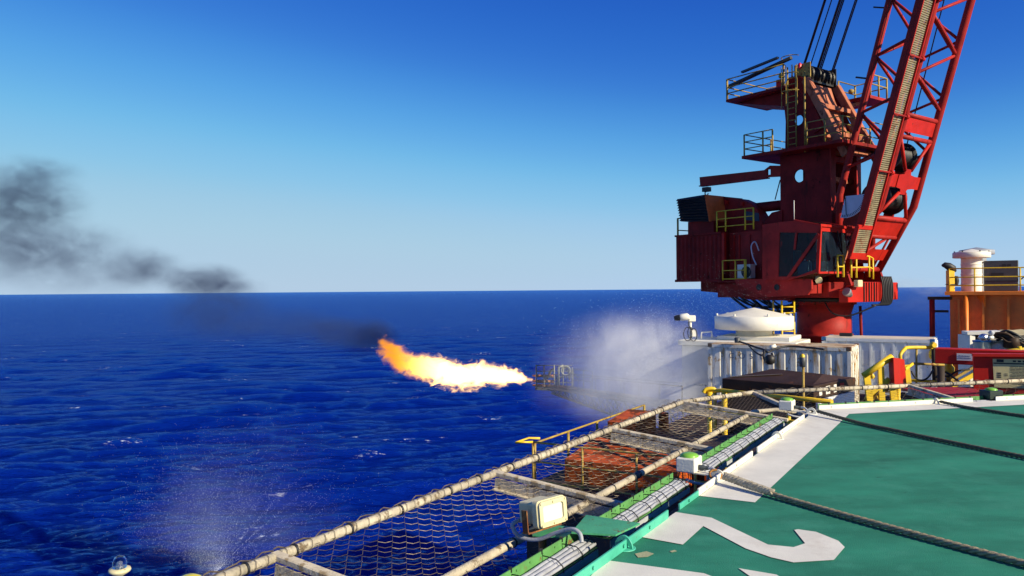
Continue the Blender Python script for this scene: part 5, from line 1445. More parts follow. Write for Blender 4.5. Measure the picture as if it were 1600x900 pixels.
# red beam with a small white placard
rb = thing('red_beam', 'red box beam with a small white placard on its side', 'beam', V((*S(1510, 570, 15.4).xy, -1.6)))
a_, b_ = S(1462, 555, 15.6), S(1640, 562, 14.6)
obj('beam', MB().bar(a_, b_, 0.35, 0.30), BRIGHTRED, rb, bevel=0.015)
nrm = (b_ - a_).normalized(); out_ = V((nrm.y, -nrm.x, 0)).normalized()
pc_ = S(1509, 557, 15.05)
pc_ = a_.lerp(b_, 0.27) + out_ * 0.183
obj('placard', MB().box(pc_, 0.26, 0.008, 0.135, (nrm, -out_, Z3)), WHITE, rb)
mb = MB()
for row in range(2):
    x = -0.10
    while x < 0.09:
        w = random.uniform(0.012, 0.03); mb.box(pc_ + nrm * (x + w / 2) + out_ * 0.006 + Z3 * (0.022 - 0.04 * row), w, 0.003, 0.014, (nrm, -out_, Z3)); x += w + 0.008
obj('placard_print', mb, PALEINK, rb)
for px in (1470, 1590):
    p = S(px, 560, 15.4); obj('beam_leg', MB().tube([p - Z3 * 0.15, V((p.x, p.y, -1.7))], 0.07, 8), DECKBROWN, rb)
obj('cross_strap', MB().bar(S(1470, 604, 15.9), S(1522, 573, 15.9), 0.05, 0.03, up=FWD), OLDYELLOW, rb)
obj('cross_strap', MB().bar(S(1488, 604, 15.8), S(1524, 584, 15.8), 0.09, 0.03, up=FWD), YELLOW, rb)
obj('yellow_fitting', MB().lathe(S(1483, 578, 15.7), [(0.09, -0.05), (0.1, 0.05), (0.06, 0.1), (0.06, 0.16)], 12), YELLOW, rb)
obj('fitting_stem', MB().tube([S(1482, 580, 15.7), S(1482, 600, 15.7)], 0.045, 8), OLDYELLOW, rb)
obj('cable', MB().tube(spline([S(1464, 572, 15.6), S(1473, 585, 15.6), S(1482, 588, 15.6), S(1496, 580, 15.6), S(1515, 577, 15.6)], 6), 0.02, 5), BLACK, rb)
obj('cable', MB().tube(spline([S(1462, 590, 15.6), S(1475, 581, 15.5), S(1490, 590, 15.5), S(1500, 598, 15.6)], 6), 0.02, 5), BLACK, rb)
# red notice stand
ns = thing('red_notice_stand', 'red steel stand carrying a tan printed notice board', 'notice board', V((*S(1570, 610, 14.3).xy, -1.5)))
sx = (S(1640, 600, 13.9) - S(1520, 600, 14.4)); sx.z = 0; sx.normalize(); sn = V((sx.y, -sx.x, 0))
c0_ = S(1521, 556, 14.4)
def NS(x, z, o=0.0): return c0_ + sx * x + Z3 * z + sn * o
hh = (c0_ - S(1521, 612, 14.4)).z
obj('stand_panel', MB().prism([NS(0, 0), NS(1.5, 0.03), NS(1.5, -hh - 0.3), NS(0, -hh - 0.3)], -sn * 0.12), BRIGHTRED, ns, bevel=0.01)
obj('top_ledge', MB().bar(NS(-0.02, 0.02), NS(1.52, 0.05), 0.2, 0.05), BRIGHTRED, ns)
bz = 0.30
obj('notice_board', MB().prism([NS(bz, -0.045, 0.004), NS(1.45, -0.02, 0.004), NS(1.45, -0.56, 0.004), NS(bz + 0.02, -0.56, 0.004)], sn * 0.012), TAN, ns)
mb = MB()
def dash(x, z, w, h): mb.box(NS(x + w / 2, z, 0.0185), w, 0.003, h, (sx, -sn, Z3))
for k in range(8): dash(bz + 0.31 + 0.075 * k, -0.078, 0.05, 0.030)
dash(bz + 0.06, -0.075, 0.11, 0.05)
dash(bz + 0.01, -0.122, 1.12, 0.022)
z = -0.17
while z > -0.50:
    x = bz + 0.27 + random.choice((0, 0.03))
    e = bz + random.choice((0.9, 1.1, 0.5, 0.75))
    while x < e:
        w = random.uniform(0.03, 0.09); dash(x, z, w, 0.009); x += w + random.uniform(0.006, 0.015)
    z -= 0.026
for k in range(3): dash(bz + 0.07, -0.30 - 0.035 * k, 0.06, 0.022)
dash(bz + 0.18, -0.31, 0.05, 0.01); dash(bz + 0.18, -0.34, 0.05, 0.01)
obj('board_print', mb, INK, ns)
# crimson cover under the far net
cc_ = thing('crimson_deck_cover', 'crimson flat cover lying below the far net', 'cover', V((*S(1480, 615, 14).xy, -0.8)))
obj('cover_sheet', MB().prism([S(1408, 606, 14.6), S(1520, 604, 14.6), S(1545, 622, 13.6), S(1470, 620, 13.7)], Z3 * -0.05), CRIMSON, cc_)
obj('cover_frame', MB().bar(S(1408, 607, 14.6) - Z3 * 0.12, S(1545, 623, 13.6) - Z3 * 0.12, 0.08, 0.1), DECKBROWN, cc_)
# walkway plate under these stands so that they stand on something
o = obj('access_platform', MB().prism([E2(1.2, 2.0, -1.6), E2(9, 2.0, -1.6), E2(9, 6.5, -1.6), E2(1.2, 6.5, -1.6)], Z3 * -0.1), DECKBROWN, None)
o['kind'] = 'structure'; o['label'] = 'dark access platform beyond the far helideck edge'

# ------------------------------------------------------------------ gear heaped behind the red beam
gd_ = 17.5
def drumcan(px, py, r, h, label, m, lidm, dd=gd_):
    c = P(px, py, dd)
    t = thing('paint_drum', label, 'drum', c - Z3 * h, 'drums behind the red beam')
    obj('shell', MB().lathe(c, [(r, -h), (r, -h * 0.66), (r + 0.012, -h * 0.64), (r, -h * 0.62), (r, -0.02), (r + 0.012, 0)], 24), m, t)
    obj('lid', MB().lathe(c, [(r + 0.014, 0.001), (r + 0.014, 0.03), (r - 0.03, 0.035), (0.02, 0.03)], 24), lidm, t)
    return t
drumcan(1534, 534, 0.17, 0.75, 'pale drum with a blue lid behind the red beam', mat('pale_green_drum', (0.5, 0.52, 0.42), 0.5), BLUE)
drumcan(1558, 533, 0.19, 0.75, 'grey drum with a tan lid behind the red beam', mat('grey_drum', (0.45, 0.47, 0.5), 0.4), TARP)
wb = thing('white_cabinet', 'white steel cabinet with a dark opening behind the red beam', 'cabinet', V((*P(1515, 540, 18.6).xy, -1.6)))
ca, cb_ = P(1507, 520, 18.6), P(1562, 519, 18.4)
obj('top', MB().bar(ca - Z3 * 0.0, cb_, 0.5, 0.07), WHITE, wb)
obj('side', MB().bar(P(1510, 523, 18.6), V((*P(1510, 523, 18.6).xy, -1.6)), 0.12, 0.5, up=FWD), WHITE, wb)
obj('dark_back', MB().prism([P(1514, 523, 18.7), P(1562, 522, 18.5), V((*P(1562, 522, 18.5).xy, -1.6)), V((*P(1514, 523, 18.7).xy, -1.6))], FWD * 0.1), BLACK, wb)
tp = thing('canvas_cover', 'tan canvas cover spread over gear behind the red beam', 'tarpaulin', V((*P(1585, 530, 18).xy, -1.6)))
vv, ff = [], []
for j in range(7):
    for i in range(15):
        x = 1556 + i * 6.5; y = 515 + j * 3.0 + (1 if j > 3 else 0)
        p = P(x - j * 1.5, y, 18.6 - j * 0.22)
        p.z += 0.03 * noise.noise(V((i * 0.6, j * 0.8, 2))) - (0.05 if i == 0 else 0)
        vv.append(p)
for j in range(6):
    for i in range(14):
        ff.append((j * 15 + i, j * 15 + i + 1, j * 15 + i + 16, j * 15 + i + 15))
tm = MB().add(vv, ff, True)
n0 = len(vv); tm.add([p - Z3 * 0.03 for p in vv], [f[::-1] for f in ff], True)
obj('cloth', tm, TARP, tp)
obj('support_frame', MB().box(P(1600, 545, 18.2), 1.4, 0.6, 0.6), DARKSTEEL, tp)
hb_ = thing('hose_heap', 'tangled dark hoses and fittings heaped behind the red beam', 'hoses', V((*P(1575, 540, 17.2).xy, -1.2)))
for k in range(9):
    x0, y0 = random.uniform(1540, 1560), random.uniform(520, 528)
    pts = [P(x0, y0 + 4, 17.3), P(x0 + 15, y0 - random.uniform(0, 5), 17.2), P(x0 + 32, y0 + random.uniform(-2, 8), 17.1), P(x0 + 48, y0 + random.uniform(0, 12), 17.1), P(x0 + 66, y0 + random.uniform(-3, 6), 17.2)]
    obj('hose', MB().tube(spline(pts, 6), random.uniform(0.018, 0.04), 6), (BLACK, DARKSTEEL, BROWN)[k % 3], hb_)
obj('pump_body', MB().lathe(P(1581, 535, 17.2), [(0.1, -0.14), (0.16, -0.1), (0.16, 0.1), (0.1, 0.14)], 16), BROWN, hb_)
obj('white_fitting', MB().tube([P(1544, 528, 17.1), P(1552, 527, 17.1)], 0.035, 8), WHITE, hb_)
obj('grey_fitting', MB().lathe(P(1549, 520, 17.2), [(0.03, -0.06), (0.07, 0), (0.03, 0.05)], 10), CABLE, hb_)
obj('foil_wrap', MB().lathe(P(1537, 527, 17.2), [(0.05, -0.07), (0.12, -0.02), (0.09, 0.05), (0.03, 0.08)], 9), mat('silver_foil', (0.6, 0.6, 0.6), 0.25, metal=0.9, bump=0.8, bscale=30), hb_)
yp = thing('yellow_handrail', 'short yellow pipe over the notice stand at the picture edge', 'handrail', V((*P(1590, 560, 16).xy, -1.6)), 'yellow handrails')
obj('pipe', MB().tube([P(1571, 548, 16.2), P(1596, 546, 16.2), P(1640, 541, 16.2)], 0.035, 8), YELLOW, yp)
obj('post', MB().tube([P(1593, 541, 16.2), V((*P(1593, 541, 16.2).xy, -1.6))], 0.04, 8), YELLOW, yp)

# ------------------------------------------------------------------ orange ribbed bulkhead with its roof gear
OD = 40.0
ot = P(1530, 457, OD).z
o1 = P(1484, 457, OD); OL = 9.0; ox = -N1; oy = U1.copy()
def OB(x, y, z): return V((o1.x, o1.y, 0)) + ox * x + oy * y + Z3 * z
ob = thing('orange_bulkhead', 'tall orange ribbed steel tank wall at the right edge', 'tank', OB(OL / 2, 1.5, MAIN_Z))
oax = (ox, oy, Z3)
obj('wall', MB().box(OB(OL / 2, 2.5, (ot - 0.12 + MAIN_Z) / 2), OL, 5.0, ot - 0.12 - MAIN_Z, oax), ORANGE, ob)
obj('roof_edge', MB().box(OB(OL / 2 - 0.05, 2.2, ot - 0.03), OL + 0.3, 5.6, 0.18, oax), ORANGE, ob, bevel=0.01)
obj('roof_edge_white', MB().box(OB(OL / 2 + 2.0, -0.615, ot - 0.02), OL - 4.0, 0.02, 0.14, oax), WHITE, ob)
k = 0; x = 0.4
while x < OL:
    obj('rib', MB().box(OB(x, -0.19, (ot - 0.35 + MAIN_Z) / 2), 0.10, 0.38, ot - 0.35 - MAIN_Z, oax), ORANGE, ob)
    if k % 2 == 1:
        obj('rib_knee', MB().prism([OB(x - 0.3, -0.01, ot - 0.13), OB(x + 0.05, -0.58, ot - 0.13), OB(x + 0.05, -0.38, ot - 0.7)], ox * 0.06), ORANGE, ob)
    x += 1.05; k += 1
obj('corner_column', MB().tube([OB(-0.8, 0.0, ot - 0.35), OB(-0.8, 0.0, MAIN_Z)], 0.13, 10), MAROON, ob)
obj('corner_bracket', MB().box(OB(-0.45, 0.2, ot - 0.28), 1.1, 0.5, 0.16, oax), DECKBROWN, ob)
obj('corner_bracket', MB().box(OB(-0.42, 0.2, ot - 0.95), 0.7, 0.12, 0.12, oax), DECKBROWN, ob)
obj('standpipe', MB().tube([OB(0.72, -0.48, ot - 0.12), OB(0.72, -0.48, MAIN_Z)], 0.11, 10), ORANGE, ob)
obj('sloping_pipe', MB().tube([OB(3.4, -0.5, ot - 3.4), OB(6.6, -0.5, ot - 1.1)], 0.06, 8), MAROON, ob)
ry = railing('railing', [OB(x_, -0.45, ot + 0.06) for x_ in (0.0, 1.1, 3.0, 4.9, 6.8)], 1.15, YELLOW, ob, (1.0, 0.62, 0.26), 0.034, 0.036)
c_ = P(1518, 403, 40.8)
mv1 = mushroom(c_, 0.87, 0.26, 0.20, 0.49, c_.z - ot - 0.06, 'white mushroom ventilator in front on the orange tank roof', WHITE, 3)
for k in range(6):
    a = 6.283 * k / 6 + 0.5
    obj('cap_bolt', MB().lathe(c_ + V((0.77 * math.cos(a), 0.77 * math.sin(a), 0.26)), [(0.04, 0), (0.04, 0.1)], 6), DARKSTEEL, mv1)
c_ = P(1526, 398, 42.6)
mv2 = mushroom(c_, 0.85, 0.22, 0.18, 0.46, c_.z - ot - 0.06, 'white mushroom ventilator toned grey for shade, half hidden behind the other one', mat('shaded_vent_white', (0.28, 0.30, 0.33), 0.5), 0)  # a white vent like the front one, its shade put into the grey colour
gb = P(1564, 430, 40.0)
gx = thing('grey_equipment_box', 'dark grey equipment box with slots on the orange tank roof', 'box', V((gb.x, gb.y, ot + 0.06)))
gh = P(1564, 407, 40.0).z - (ot + 0.06)
GBX = lambda x, y, z: V((gb.x, gb.y, ot + 0.06)) + ox * x + oy * y + Z3 * z
obj('casing', MB().box(GBX(0, 0.5, gh / 2), 1.5, 1.0, gh, oax), GREYBOX, gx, bevel=0.03)
for (x, z, w, h) in ((-0.16, gh * 0.55, 0.55, 0.15), (0.13, gh * 0.84, 0.16, 0.13), (0.36, gh * 0.84, 0.16, 0.13)):
    obj('slot', MB().box(GBX(x, -0.003, z), w, 0.02, h, oax), BLACK, gx)
obj('front_trim', MB().box(GBX(0, -0.01, gh * 0.33), 1.42, 0.03, 0.04, oax), BLACK, gx)
for k in range(3):
    obj('cable', MB().tube(spline([GBX(-0.7, 0.1 * k, gh * 0.95), GBX(-0.93, 0.1 * k, gh * 0.9), GBX(-1.06 + 0.05 * k, 0.0, gh * 0.6), GBX(-0.97, 0, gh * 0.42)], 5), 0.026, 5), BLACK, gx)
obj('cable', MB().tube(spline([GBX(1.4, 0, gh * 0.9), GBX(1.03, 0, gh * 0.5), GBX(0.8, 0, gh * 0.35)], 5), 0.032, 5), BLACK, gx)
yc = P(1485, 455, 40.0)
yb = thing('yellow_cowl_post', 'yellow pillar with a black curved cowl at the corner of the orange tank', 'pillar', V((yc.x, yc.y, ot + 0.06)))
obj('pillar', MB().box(V((yc.x, yc.y, ot + 0.06 + 0.54)), 0.3, 0.3, 1.08), YELLOW, yb, bevel=0.02)
obj('side_fitting', MB().lathe(V((yc.x + 0.28, yc.y, ot + 0.6)), [(0.1, -0.25), (0.15, 0), (0.1, 0.25)], 12), DARKSTEEL, yb)
obj('band', MB().box(V((yc.x, yc.y, ot + 0.42)), 0.325, 0.325, 0.04), BLACK, yb)
obj('cowl', MB().tube([P(1472, 415, 40.0), P(1476, 414, 40.0), P(1482, 416, 40.0), P(1488, 420, 40.0), P(1491, 425, 40.0)], [0.06, 0.14, 0.19, 0.20, 0.12], 14), BLACK, yb)

# ------------------------------------------------------------------ burner boom over the sea
bh = P(866, 606, 60.0); brt = P(1085, 640, 36.5)
bo = thing('burner_boom', 'dark lattice burner boom reaching out to the flame', 'boom', brt)
bd = (bh - brt); BLn = bd.length; bd.normalize(); bs = bd.cross(Z3).normalized()
BM = mat('sooty_boom_steel', (0.06, 0.065, 0.06), 0.6, rust=0.3, var=0.3)
def bm(t, a, z): return brt + bd * (BLn * t) + bs * a + Z3 * z
for (a, z) in ((-0.6, 0), (0.6, 0), (0, -1.0)):
    obj('chord', MB().tube([bm(0, a, z * 1.6), bm(1.03, a, z * 0.45)], 0.075, 8), BM, bo)
nb = 16
for k in range(nb):
    t0, t1 = k / nb, (k + 1) / nb
    z0_, z1_ = -1.6 + 1.15 * t0, -1.6 + 1.15 * t1
    obj('lacing', MB().tube([bm(t0, -0.6, 0), bm((t0 + t1) / 2, 0, (z0_ + z1_) / 2), bm(t1, -0.6, 0)], 0.035, 5), BM, bo)
    obj('lacing', MB().tube([bm(t0, 0.6, 0), bm((t0 + t1) / 2, 0, (z0_ + z1_) / 2), bm(t1, 0.6, 0)], 0.035, 5), BM, bo)
    obj('cross_bar', MB().tube([bm(t0, -0.6, 0), bm(t0, 0.6, 0)], 0.035, 5), BM, bo)
obj('walkway_plate', MB().bar(bm(0, 0, 0.06), bm(1.02, 0, 0.06), 0.8, 0.04), BM, bo)
for a in (-0.6, 0.6):
    rl = obj('walkway_rail', MB().tube([bm(0, a, 1.1), bm(0.93, a, 1.1)], 0.03, 6), BM, bo)
    for k in range(9): obj('post', MB().tube([bm(k / 9, a, 0), bm(k / 9, a, 1.1)], 0.025, 5), BM, rl)
for a, r_ in ((-0.25, 0.09), (0.0, 0.07), (0.28, 0.06)):
    obj('supply_pipe', MB().tube([bm(0, a, 0.2), bm(0.99, a, 0.2)], r_, 8), mat('rusty_supply_pipe', (0.16, 0.09, 0.05), 0.7, rust=0.4), bo)
# burner head: an open cage with nozzles towards the flame
hx0, hx1, hy0, hy1 = 838, 894, 570, 608
HP = lambda px, py, dd=0.0: P(px, py, 60.0 + dd)
hd = obj('burner_platform', MB().prism([HP(836, 606, -1), HP(896, 610, -1), HP(896, 607, 1.2), HP(836, 604, 1.2)], Z3 * -0.15), BM, bo)
for px in (838, 850, 866, 880, 894):
    for dd in (-1, 1):
        obj('cage_post', MB().tube([HP(px, 606, dd), HP(px, hy0 + (0 if px < 885 else 4), dd)], 0.05, 6), mat('scorched_cage_steel', (0.22, 0.22, 0.17), 0.6, rust=0.3), hd)
for py in (571, 580, 589, 598):
    for dd in (-1, 1):
        obj('cage_rail', MB().tube([HP(838, py, dd), HP(894, py, dd)], 0.035, 6), BM, hd)
obj('ring_pipe', MB().tube([HP(884 + 7 * math.cos(a), 579 + 7 * math.sin(a), -1.1) for a in [6.283 * k / 18 for k in range(19)]], 0.055, 8), mat('pale_ring_pipe', (0.24, 0.25, 0.21), 0.6), hd)
obj('riser_pipe', MB().tube([HP(873, 606, -1.1), HP(873, 574, -1.1), HP(880, 571, -1.1)], 0.09, 8), mat('pale_ring_pipe', (0.5, 0.52, 0.45)), hd)
for py in (588, 596, 603):
    nz = obj('nozzle', MB().tube([HP(866, py, 0), HP(838, py - 1, 0), HP(832, py - 1, 0)], [0.12, 0.1, 0.05], 10), mat('hot_nozzle_steel', (0.25, 0.08, 0.03), 0.6, rust=0.4), hd)
for k in range(9):
    x0 = random.uniform(842, 890)
    obj('manifold_pipe', MB().tube(spline([HP(x0, random.uniform(576, 604), random.uniform(-0.8, 0.8)), HP(x0 + random.uniform(-6, 6), random.uniform(574, 604), 0), HP(x0 + random.uniform(-14, 14), random.uniform(574, 604), random.uniform(-0.8, 0.8))], 4), 0.05, 6), BM, hd)
railing('guard_rail', [HP(896, 609, -1), HP(912, 611, -2.5), HP(926, 613, -4)], 1.5, BM, bo, (1.0, 0.5), 0.03, 0.035)

# ------------------------------------------------------------------ soft shapes: a closed skin from overlapping balls
def blob(name, balls, voxel, rough_amp, rough_scale, kind=None):
    """balls: (centre, rx, ry, rz); returns an object whose mesh is their smooth union, in world coordinates"""
    bm_ = bmesh.new()
    for (c, rx, ry, rz) in balls:
        r_ = bmesh.ops.create_icosphere(bm_, subdivisions=3, radius=1.0)
        for v in r_['verts']: v.co = V((c.x + v.co.x * rx, c.y + v.co.y * ry, c.z + v.co.z * rz))
    me = bpy.data.meshes.new(name + '_src'); bm_.to_mesh(me); bm_.free()
    tmp = bpy.data.objects.new(name + '_src', me); col.objects.link(tmp)
    md = tmp.modifiers.new('r', 'REMESH'); md.mode = 'VOXEL'; md.voxel_size = voxel; md.adaptivity = 0
    dg = bpy.context.evaluated_depsgraph_get()
    out = bpy.data.meshes.new_from_object(tmp.evaluated_get(dg))
    bpy.data.objects.remove(tmp); bpy.data.meshes.remove(me)
    out.name = name
    if rough_amp:
        nrm_ = [v.normal.copy() for v in out.vertices]
        for v, n in zip(out.vertices, nrm_):
            d = 0.0; a = 1.0; f_ = rough_scale
            for o_ in range(4):
                d += a * noise.noise(v.co * f_); a *= 0.66; f_ *= 2.2
            v.co += n * (d * rough_amp)
    out.update()
    o = bpy.data.objects.new(name, out); col.objects.link(o); BASE[o.name] = V((0, 0, 0))
    if kind: o['kind'] = kind
    return o

def puff_nodes(nt, puffs, nscale, nlo, nhi, stretch=(1, 1, 1), det=5, nmin=0.0):
    """sum of soft balls times noise; returns the density socket"""
    L = nt.links.new
    tc = nn(nt, 'ShaderNodeTexCoord')
    mp = nn(nt, 'ShaderNodeMapping'); mp.inputs['Scale'].default_value = stretch
    L(tc.outputs['Object'], mp.inputs['Vector'])
    nz = nn(nt, 'ShaderNodeTexNoise'); nz.inputs['Scale'].default_value = nscale; nz.inputs['Detail'].default_value = det; nz.inputs['Roughness'].default_value = 0.62; nz.inputs['Distortion'].default_value = 0.6
    L(mp.outputs[0], nz.inputs['Vector'])
    nr_ = nn(nt, 'ShaderNodeMapRange'); nr_.inputs[1].default_value = nlo; nr_.inputs[2].default_value = nhi; nr_.inputs[3].default_value = nmin; nr_.inputs[4].default_value = 1.0
    L(nz.outputs[0], nr_.inputs[0])
    tot = None
    for (c, rx, ry, rz, w) in puffs:
        sb_ = nn(nt, 'ShaderNodeVectorMath', operation='SUBTRACT'); sb_.inputs[1].default_value = c
        L(tc.outputs['Object'], sb_.inputs[0])
        ml_ = nn(nt, 'ShaderNodeVectorMath', operation='MULTIPLY'); ml_.inputs[1].default_value = (1 / rx, 1 / ry, 1 / rz)
        L(sb_.outputs[0], ml_.inputs[0])
        ln = nn(nt, 'ShaderNodeVectorMath', operation='LENGTH'); L(ml_.outputs[0], ln.inputs[0])
        mr_ = nn(nt, 'ShaderNodeMapRange', interpolation_type='SMOOTHSTEP'); mr_.inputs[1].default_value = 0.0; mr_.inputs[2].default_value = 1.0; mr_.inputs[3].default_value = w; mr_.inputs[4].default_value = 0.0
        L(ln.outputs['Value'], mr_.inputs[0])
        if tot is None: tot = mr_.outputs[0]
        else:
            ad = nn(nt, 'ShaderNodeMath', operation='ADD'); L(tot, ad.inputs[0]); L(mr_.outputs[0], ad.inputs[1]); tot = ad.outputs[0]
    fin = nn(nt, 'ShaderNodeMath', operation='MULTIPLY'); L(tot, fin.inputs[0]); L(nr_.outputs[0], fin.inputs[1])
    return fin.outputs[0]

def vol_material(name, colr, aniso, step, dens_fn):
    m = bpy.data.materials.new(name); m.use_nodes = True
    nt = m.node_tree; nt.nodes.remove(nt.nodes['Principled BSDF'])
    pv = nn(nt, 'ShaderNodeVolumePrincipled'); pv.inputs['Color'].default_value = (*colr, 1); pv.inputs['Anisotropy'].default_value = aniso
    nt.links.new(dens_fn(nt), pv.inputs['Density'])
    nt.links.new(pv.outputs[0], nt.nodes['Material Output'].inputs['Volume'])
    m.cycles.volume_step_rate = step
    return m

# ------------------------------------------------------------------ flame
FD = 60.0; fpx = FD / F
fl_path = [(838, 595, 2.0), (833, 594.5, 2.6), (827, 594, 3.6), (820, 592, 5), (811, 591, 7), (800, 589, 10), (789, 588, 12), (778, 587, 14), (757, 585, 15.5), (735, 586, 17), (715, 588, 17), (697, 583, 18), (678, 577, 17), (660, 573, 15), (645, 571, 14), (630, 566, 15), (618, 556, 14), (608, 548, 12), (603, 541, 9), (597, 534, 5)]
balls, fpuffs = [], []
for i, (x, y, r_) in enumerate(fl_path):
    c = P(x, y, FD + 0.3 * math.sin(i * 1.3)); r = r_ * fpx * 1.17
    balls.append((c, r * 1.38 + 0.05, r * 1.25 + 0.03, r * 1.32 + 0.03)); fpuffs.append((c, r * 1.75 + 0.06, r * 1.5 + 0.05, r * 1.5 + 0.05, 0.9))
for (x, y, r_) in ((601, 528, 5), (612, 535, 6), (597, 533, 4), (622, 545, 7)):
    c = P(x, y, FD); r = r_ * fpx
    balls.append((c, r * 1.2, r * 1.2, r * 1.3)); fpuffs.append((c, r * 1.5, r * 1.4, r * 1.6, 0.55))
flame = blob('flame', balls, 0.07, 0.16, 1.6)
tag(flame, 'long white-hot flame with a ragged orange tail blowing from the burner', 'flame')
m = bpy.data.materials.new('burning_gas'); m.use_nodes = True
nt = m.node_tree; nt.nodes.remove(nt.nodes['Principled BSDF']); L = nt.links.new
em = nn(nt, 'ShaderNodeEmission'); em.inputs['Color'].default_value = (1.0, 0.43, 0.05, 1)
body = puff_nodes(nt, fpuffs, 1.0, -1.0, 0.0, (1, 1, 1), 2, 1.0)       # how deep inside the flame
tc = nn(nt, 'ShaderNodeTexCoord'); mp = nn(nt, 'ShaderNodeMapping'); mp.inputs['Scale'].default_value = (0.75, 1, 1.05)
L(tc.outputs['Object'], mp.inputs['Vector'])
nz = nn(nt, 'ShaderNodeTexNoise'); nz.inputs['Scale'].default_value = 1.15; nz.inputs['Detail'].default_value = 9; nz.inputs['Roughness'].default_value = 0.68; nz.inputs['Distortion'].default_value = 1.1
L(mp.outputs[0], nz.inputs['Vector'])
off = nn(nt, 'ShaderNodeMath', operation='MULTIPLY_ADD'); off.inputs[1].default_value = 5.6; off.inputs[2].default_value = -2.75
L(nz.outputs[0], off.inputs[0])
sm_ = nn(nt, 'ShaderNodeMath', operation='ADD'); L(body, sm_.inputs[0]); L(off.outputs[0], sm_.inputs[1])
edge = nn(nt, 'ShaderNodeMapRange', interpolation_type='SMOOTHSTEP'); edge.inputs[1].default_value = 0.40; edge.inputs[2].default_value = 2.2
L(sm_.outputs[0], edge.inputs[0])
sep = nn(nt, 'ShaderNodeSeparateXYZ'); L(tc.outputs['Object'], sep.inputs[0])
mr = nn(nt, 'ShaderNodeMapRange', interpolation_type='SMOOTHSTEP'); mr.inputs[1].default_value = P(605, 540, FD).x; mr.inputs[2].default_value = P(720, 580, FD).x; mr.inputs[3].default_value = 3.5; mr.inputs[4].default_value = 22.0
L(sep.outputs['X'], mr.inputs[0])
ml = nn(nt, 'ShaderNodeMath', operation='MULTIPLY'); L(mr.outputs[0], ml.inputs[0]); L(edge.outputs[0], ml.inputs[1])
L(ml.outputs[0], em.inputs['Strength'])
hot = nn(nt, 'ShaderNodeMapRange', interpolation_type='SMOOTHSTEP'); hot.inputs[1].default_value = P(612, 548, FD).x; hot.inputs[2].default_value = P(690, 580, FD).x
L(sep.outputs['X'], hot.inputs[0])
mc = nn(nt, 'ShaderNodeMix', data_type='RGBA'); mc.inputs[6].default_value = (1.0, 0.34, 0.02, 1); mc.inputs[7].default_value = (1.0, 0.55, 0.165, 1)
L(hot.outputs[0], mc.inputs[0]); L(mc.outputs[2], em.inputs['Color'])
ab = nn(nt, 'ShaderNodeVolumeAbsorption'); ab.inputs['Color'].default_value = (0.02, 0.01, 0.0, 1)
ad_ = nn(nt, 'ShaderNodeMath', operation='MULTIPLY'); ad_.inputs[1].default_value = 4.0
L(edge.outputs[0], ad_.inputs[0]); L(ad_.outputs[0], ab.inputs['Density'])
ash = nn(nt, 'ShaderNodeAddShader'); L(em.outputs[0], ash.inputs[0]); L(ab.outputs[0], ash.inputs[1])
L(ash.outputs[0], nt.nodes['Material Output'].inputs['Volume'])
m.cycles.volume_step_rate = 0.10
flame.data.materials.append(m)

# ------------------------------------------------------------------ smoke
sm_px = [(588, 526, 63, 34, 24, 1.3), (560, 524, 67, 50, 30, 1.7), (522, 522, 74, 46, 26, 1.2), (450, 508, 92, 75, 26, 0.7), (345, 488, 120, 78, 44, 1.1),
         (320, 440, 140, 60, 26, 2.4), (372, 448, 136, 40, 14, 0.6), (222, 418, 160, 54, 30, 1.4), (130, 432, 178, 130, 30, 0.55), (100, 388, 180, 95, 40, 1.1), (15, 385, 184, 85, 55, 1.2),
         (40, 318, 190, 82, 44, 2.0), (55, 272, 195, 62, 26, 1.2), (-60, 330, 195, 90, 70, 1.0)]
pf, bl = [], []
for (x, y, dd, rx, ry, w) in sm_px:
    c = P(x, y, dd); k = dd / F
    a, b = rx * k * 1.35, ry * k * 1.35
    pf.append((c, a, a, b, w * 1.25 / a)); bl.append((c, a * 0.98, a * 0.98, b * 0.98))
smoke = blob('smoke', bl, 1.1, 0.0, 1, 'stuff')
smoke['label'] = 'dark sooty smoke drifting left from the flame to the horizon'
smoke.data.materials.append(vol_material('soot_smoke', (0.075, 0.10, 0.18), 0.0, 0.5, lambda nt: puff_nodes(nt, pf, 0.19, 0.40, 0.62, (1, 1, 1.5), 8, 0.10)))

# ------------------------------------------------------------------ water spray
def droplets(name, pts, parent, m):
    """many tiny drops as one mesh: pts = (position, radius)"""
    n = len(pts)
    base = np.array([(1, 0, 0), (-1, 0, 0), (0, 1, 0), (0, -1, 0), (0, 0, 1), (0, 0, -1)], dtype=np.float32)
    tri = np.array([(0, 2, 4), (2, 1, 4), (1, 3, 4), (3, 0, 4), (2, 0, 5), (1, 2, 5), (3, 1, 5), (0, 3, 5)], dtype=np.int32)
    pos = np.array([p[0][:] for p in pts], dtype=np.float32); rad = np.array([p[1] for p in pts], dtype=np.float32)
    co = (pos[:, None, :] + base[None] * rad[:, None, None]).reshape(-1, 3)
    fc = (tri[None] + (np.arange(n) * 6)[:, None, None]).reshape(-1, 3).astype(np.int32)
    me = bpy.data.meshes.new(name)
    me.vertices.add(len(co)); me.vertices.foreach_set('co', co.ravel())
    me.loops.add(fc.size); me.loops.foreach_set('vertex_index', fc.ravel())
    me.polygons.add(len(fc)); me.polygons.foreach_set('loop_start', np.arange(0, fc.size, 3, dtype=np.int32)); me.polygons.foreach_set('loop_total', np.full(len(fc), 3, dtype=np.int32))
    me.update(calc_edges=True)
    me.materials.append(m)
    o = bpy.data.objects.new(name, me); col.objects.link(o)
    if parent: o.parent = parent
    o['kind'] = 'stuff'
    return o
DROP = mat('water_drop', (0.80, 0.84, 0.90), 0.3, var=0.0, bump=0)
rg = random.Random(11)
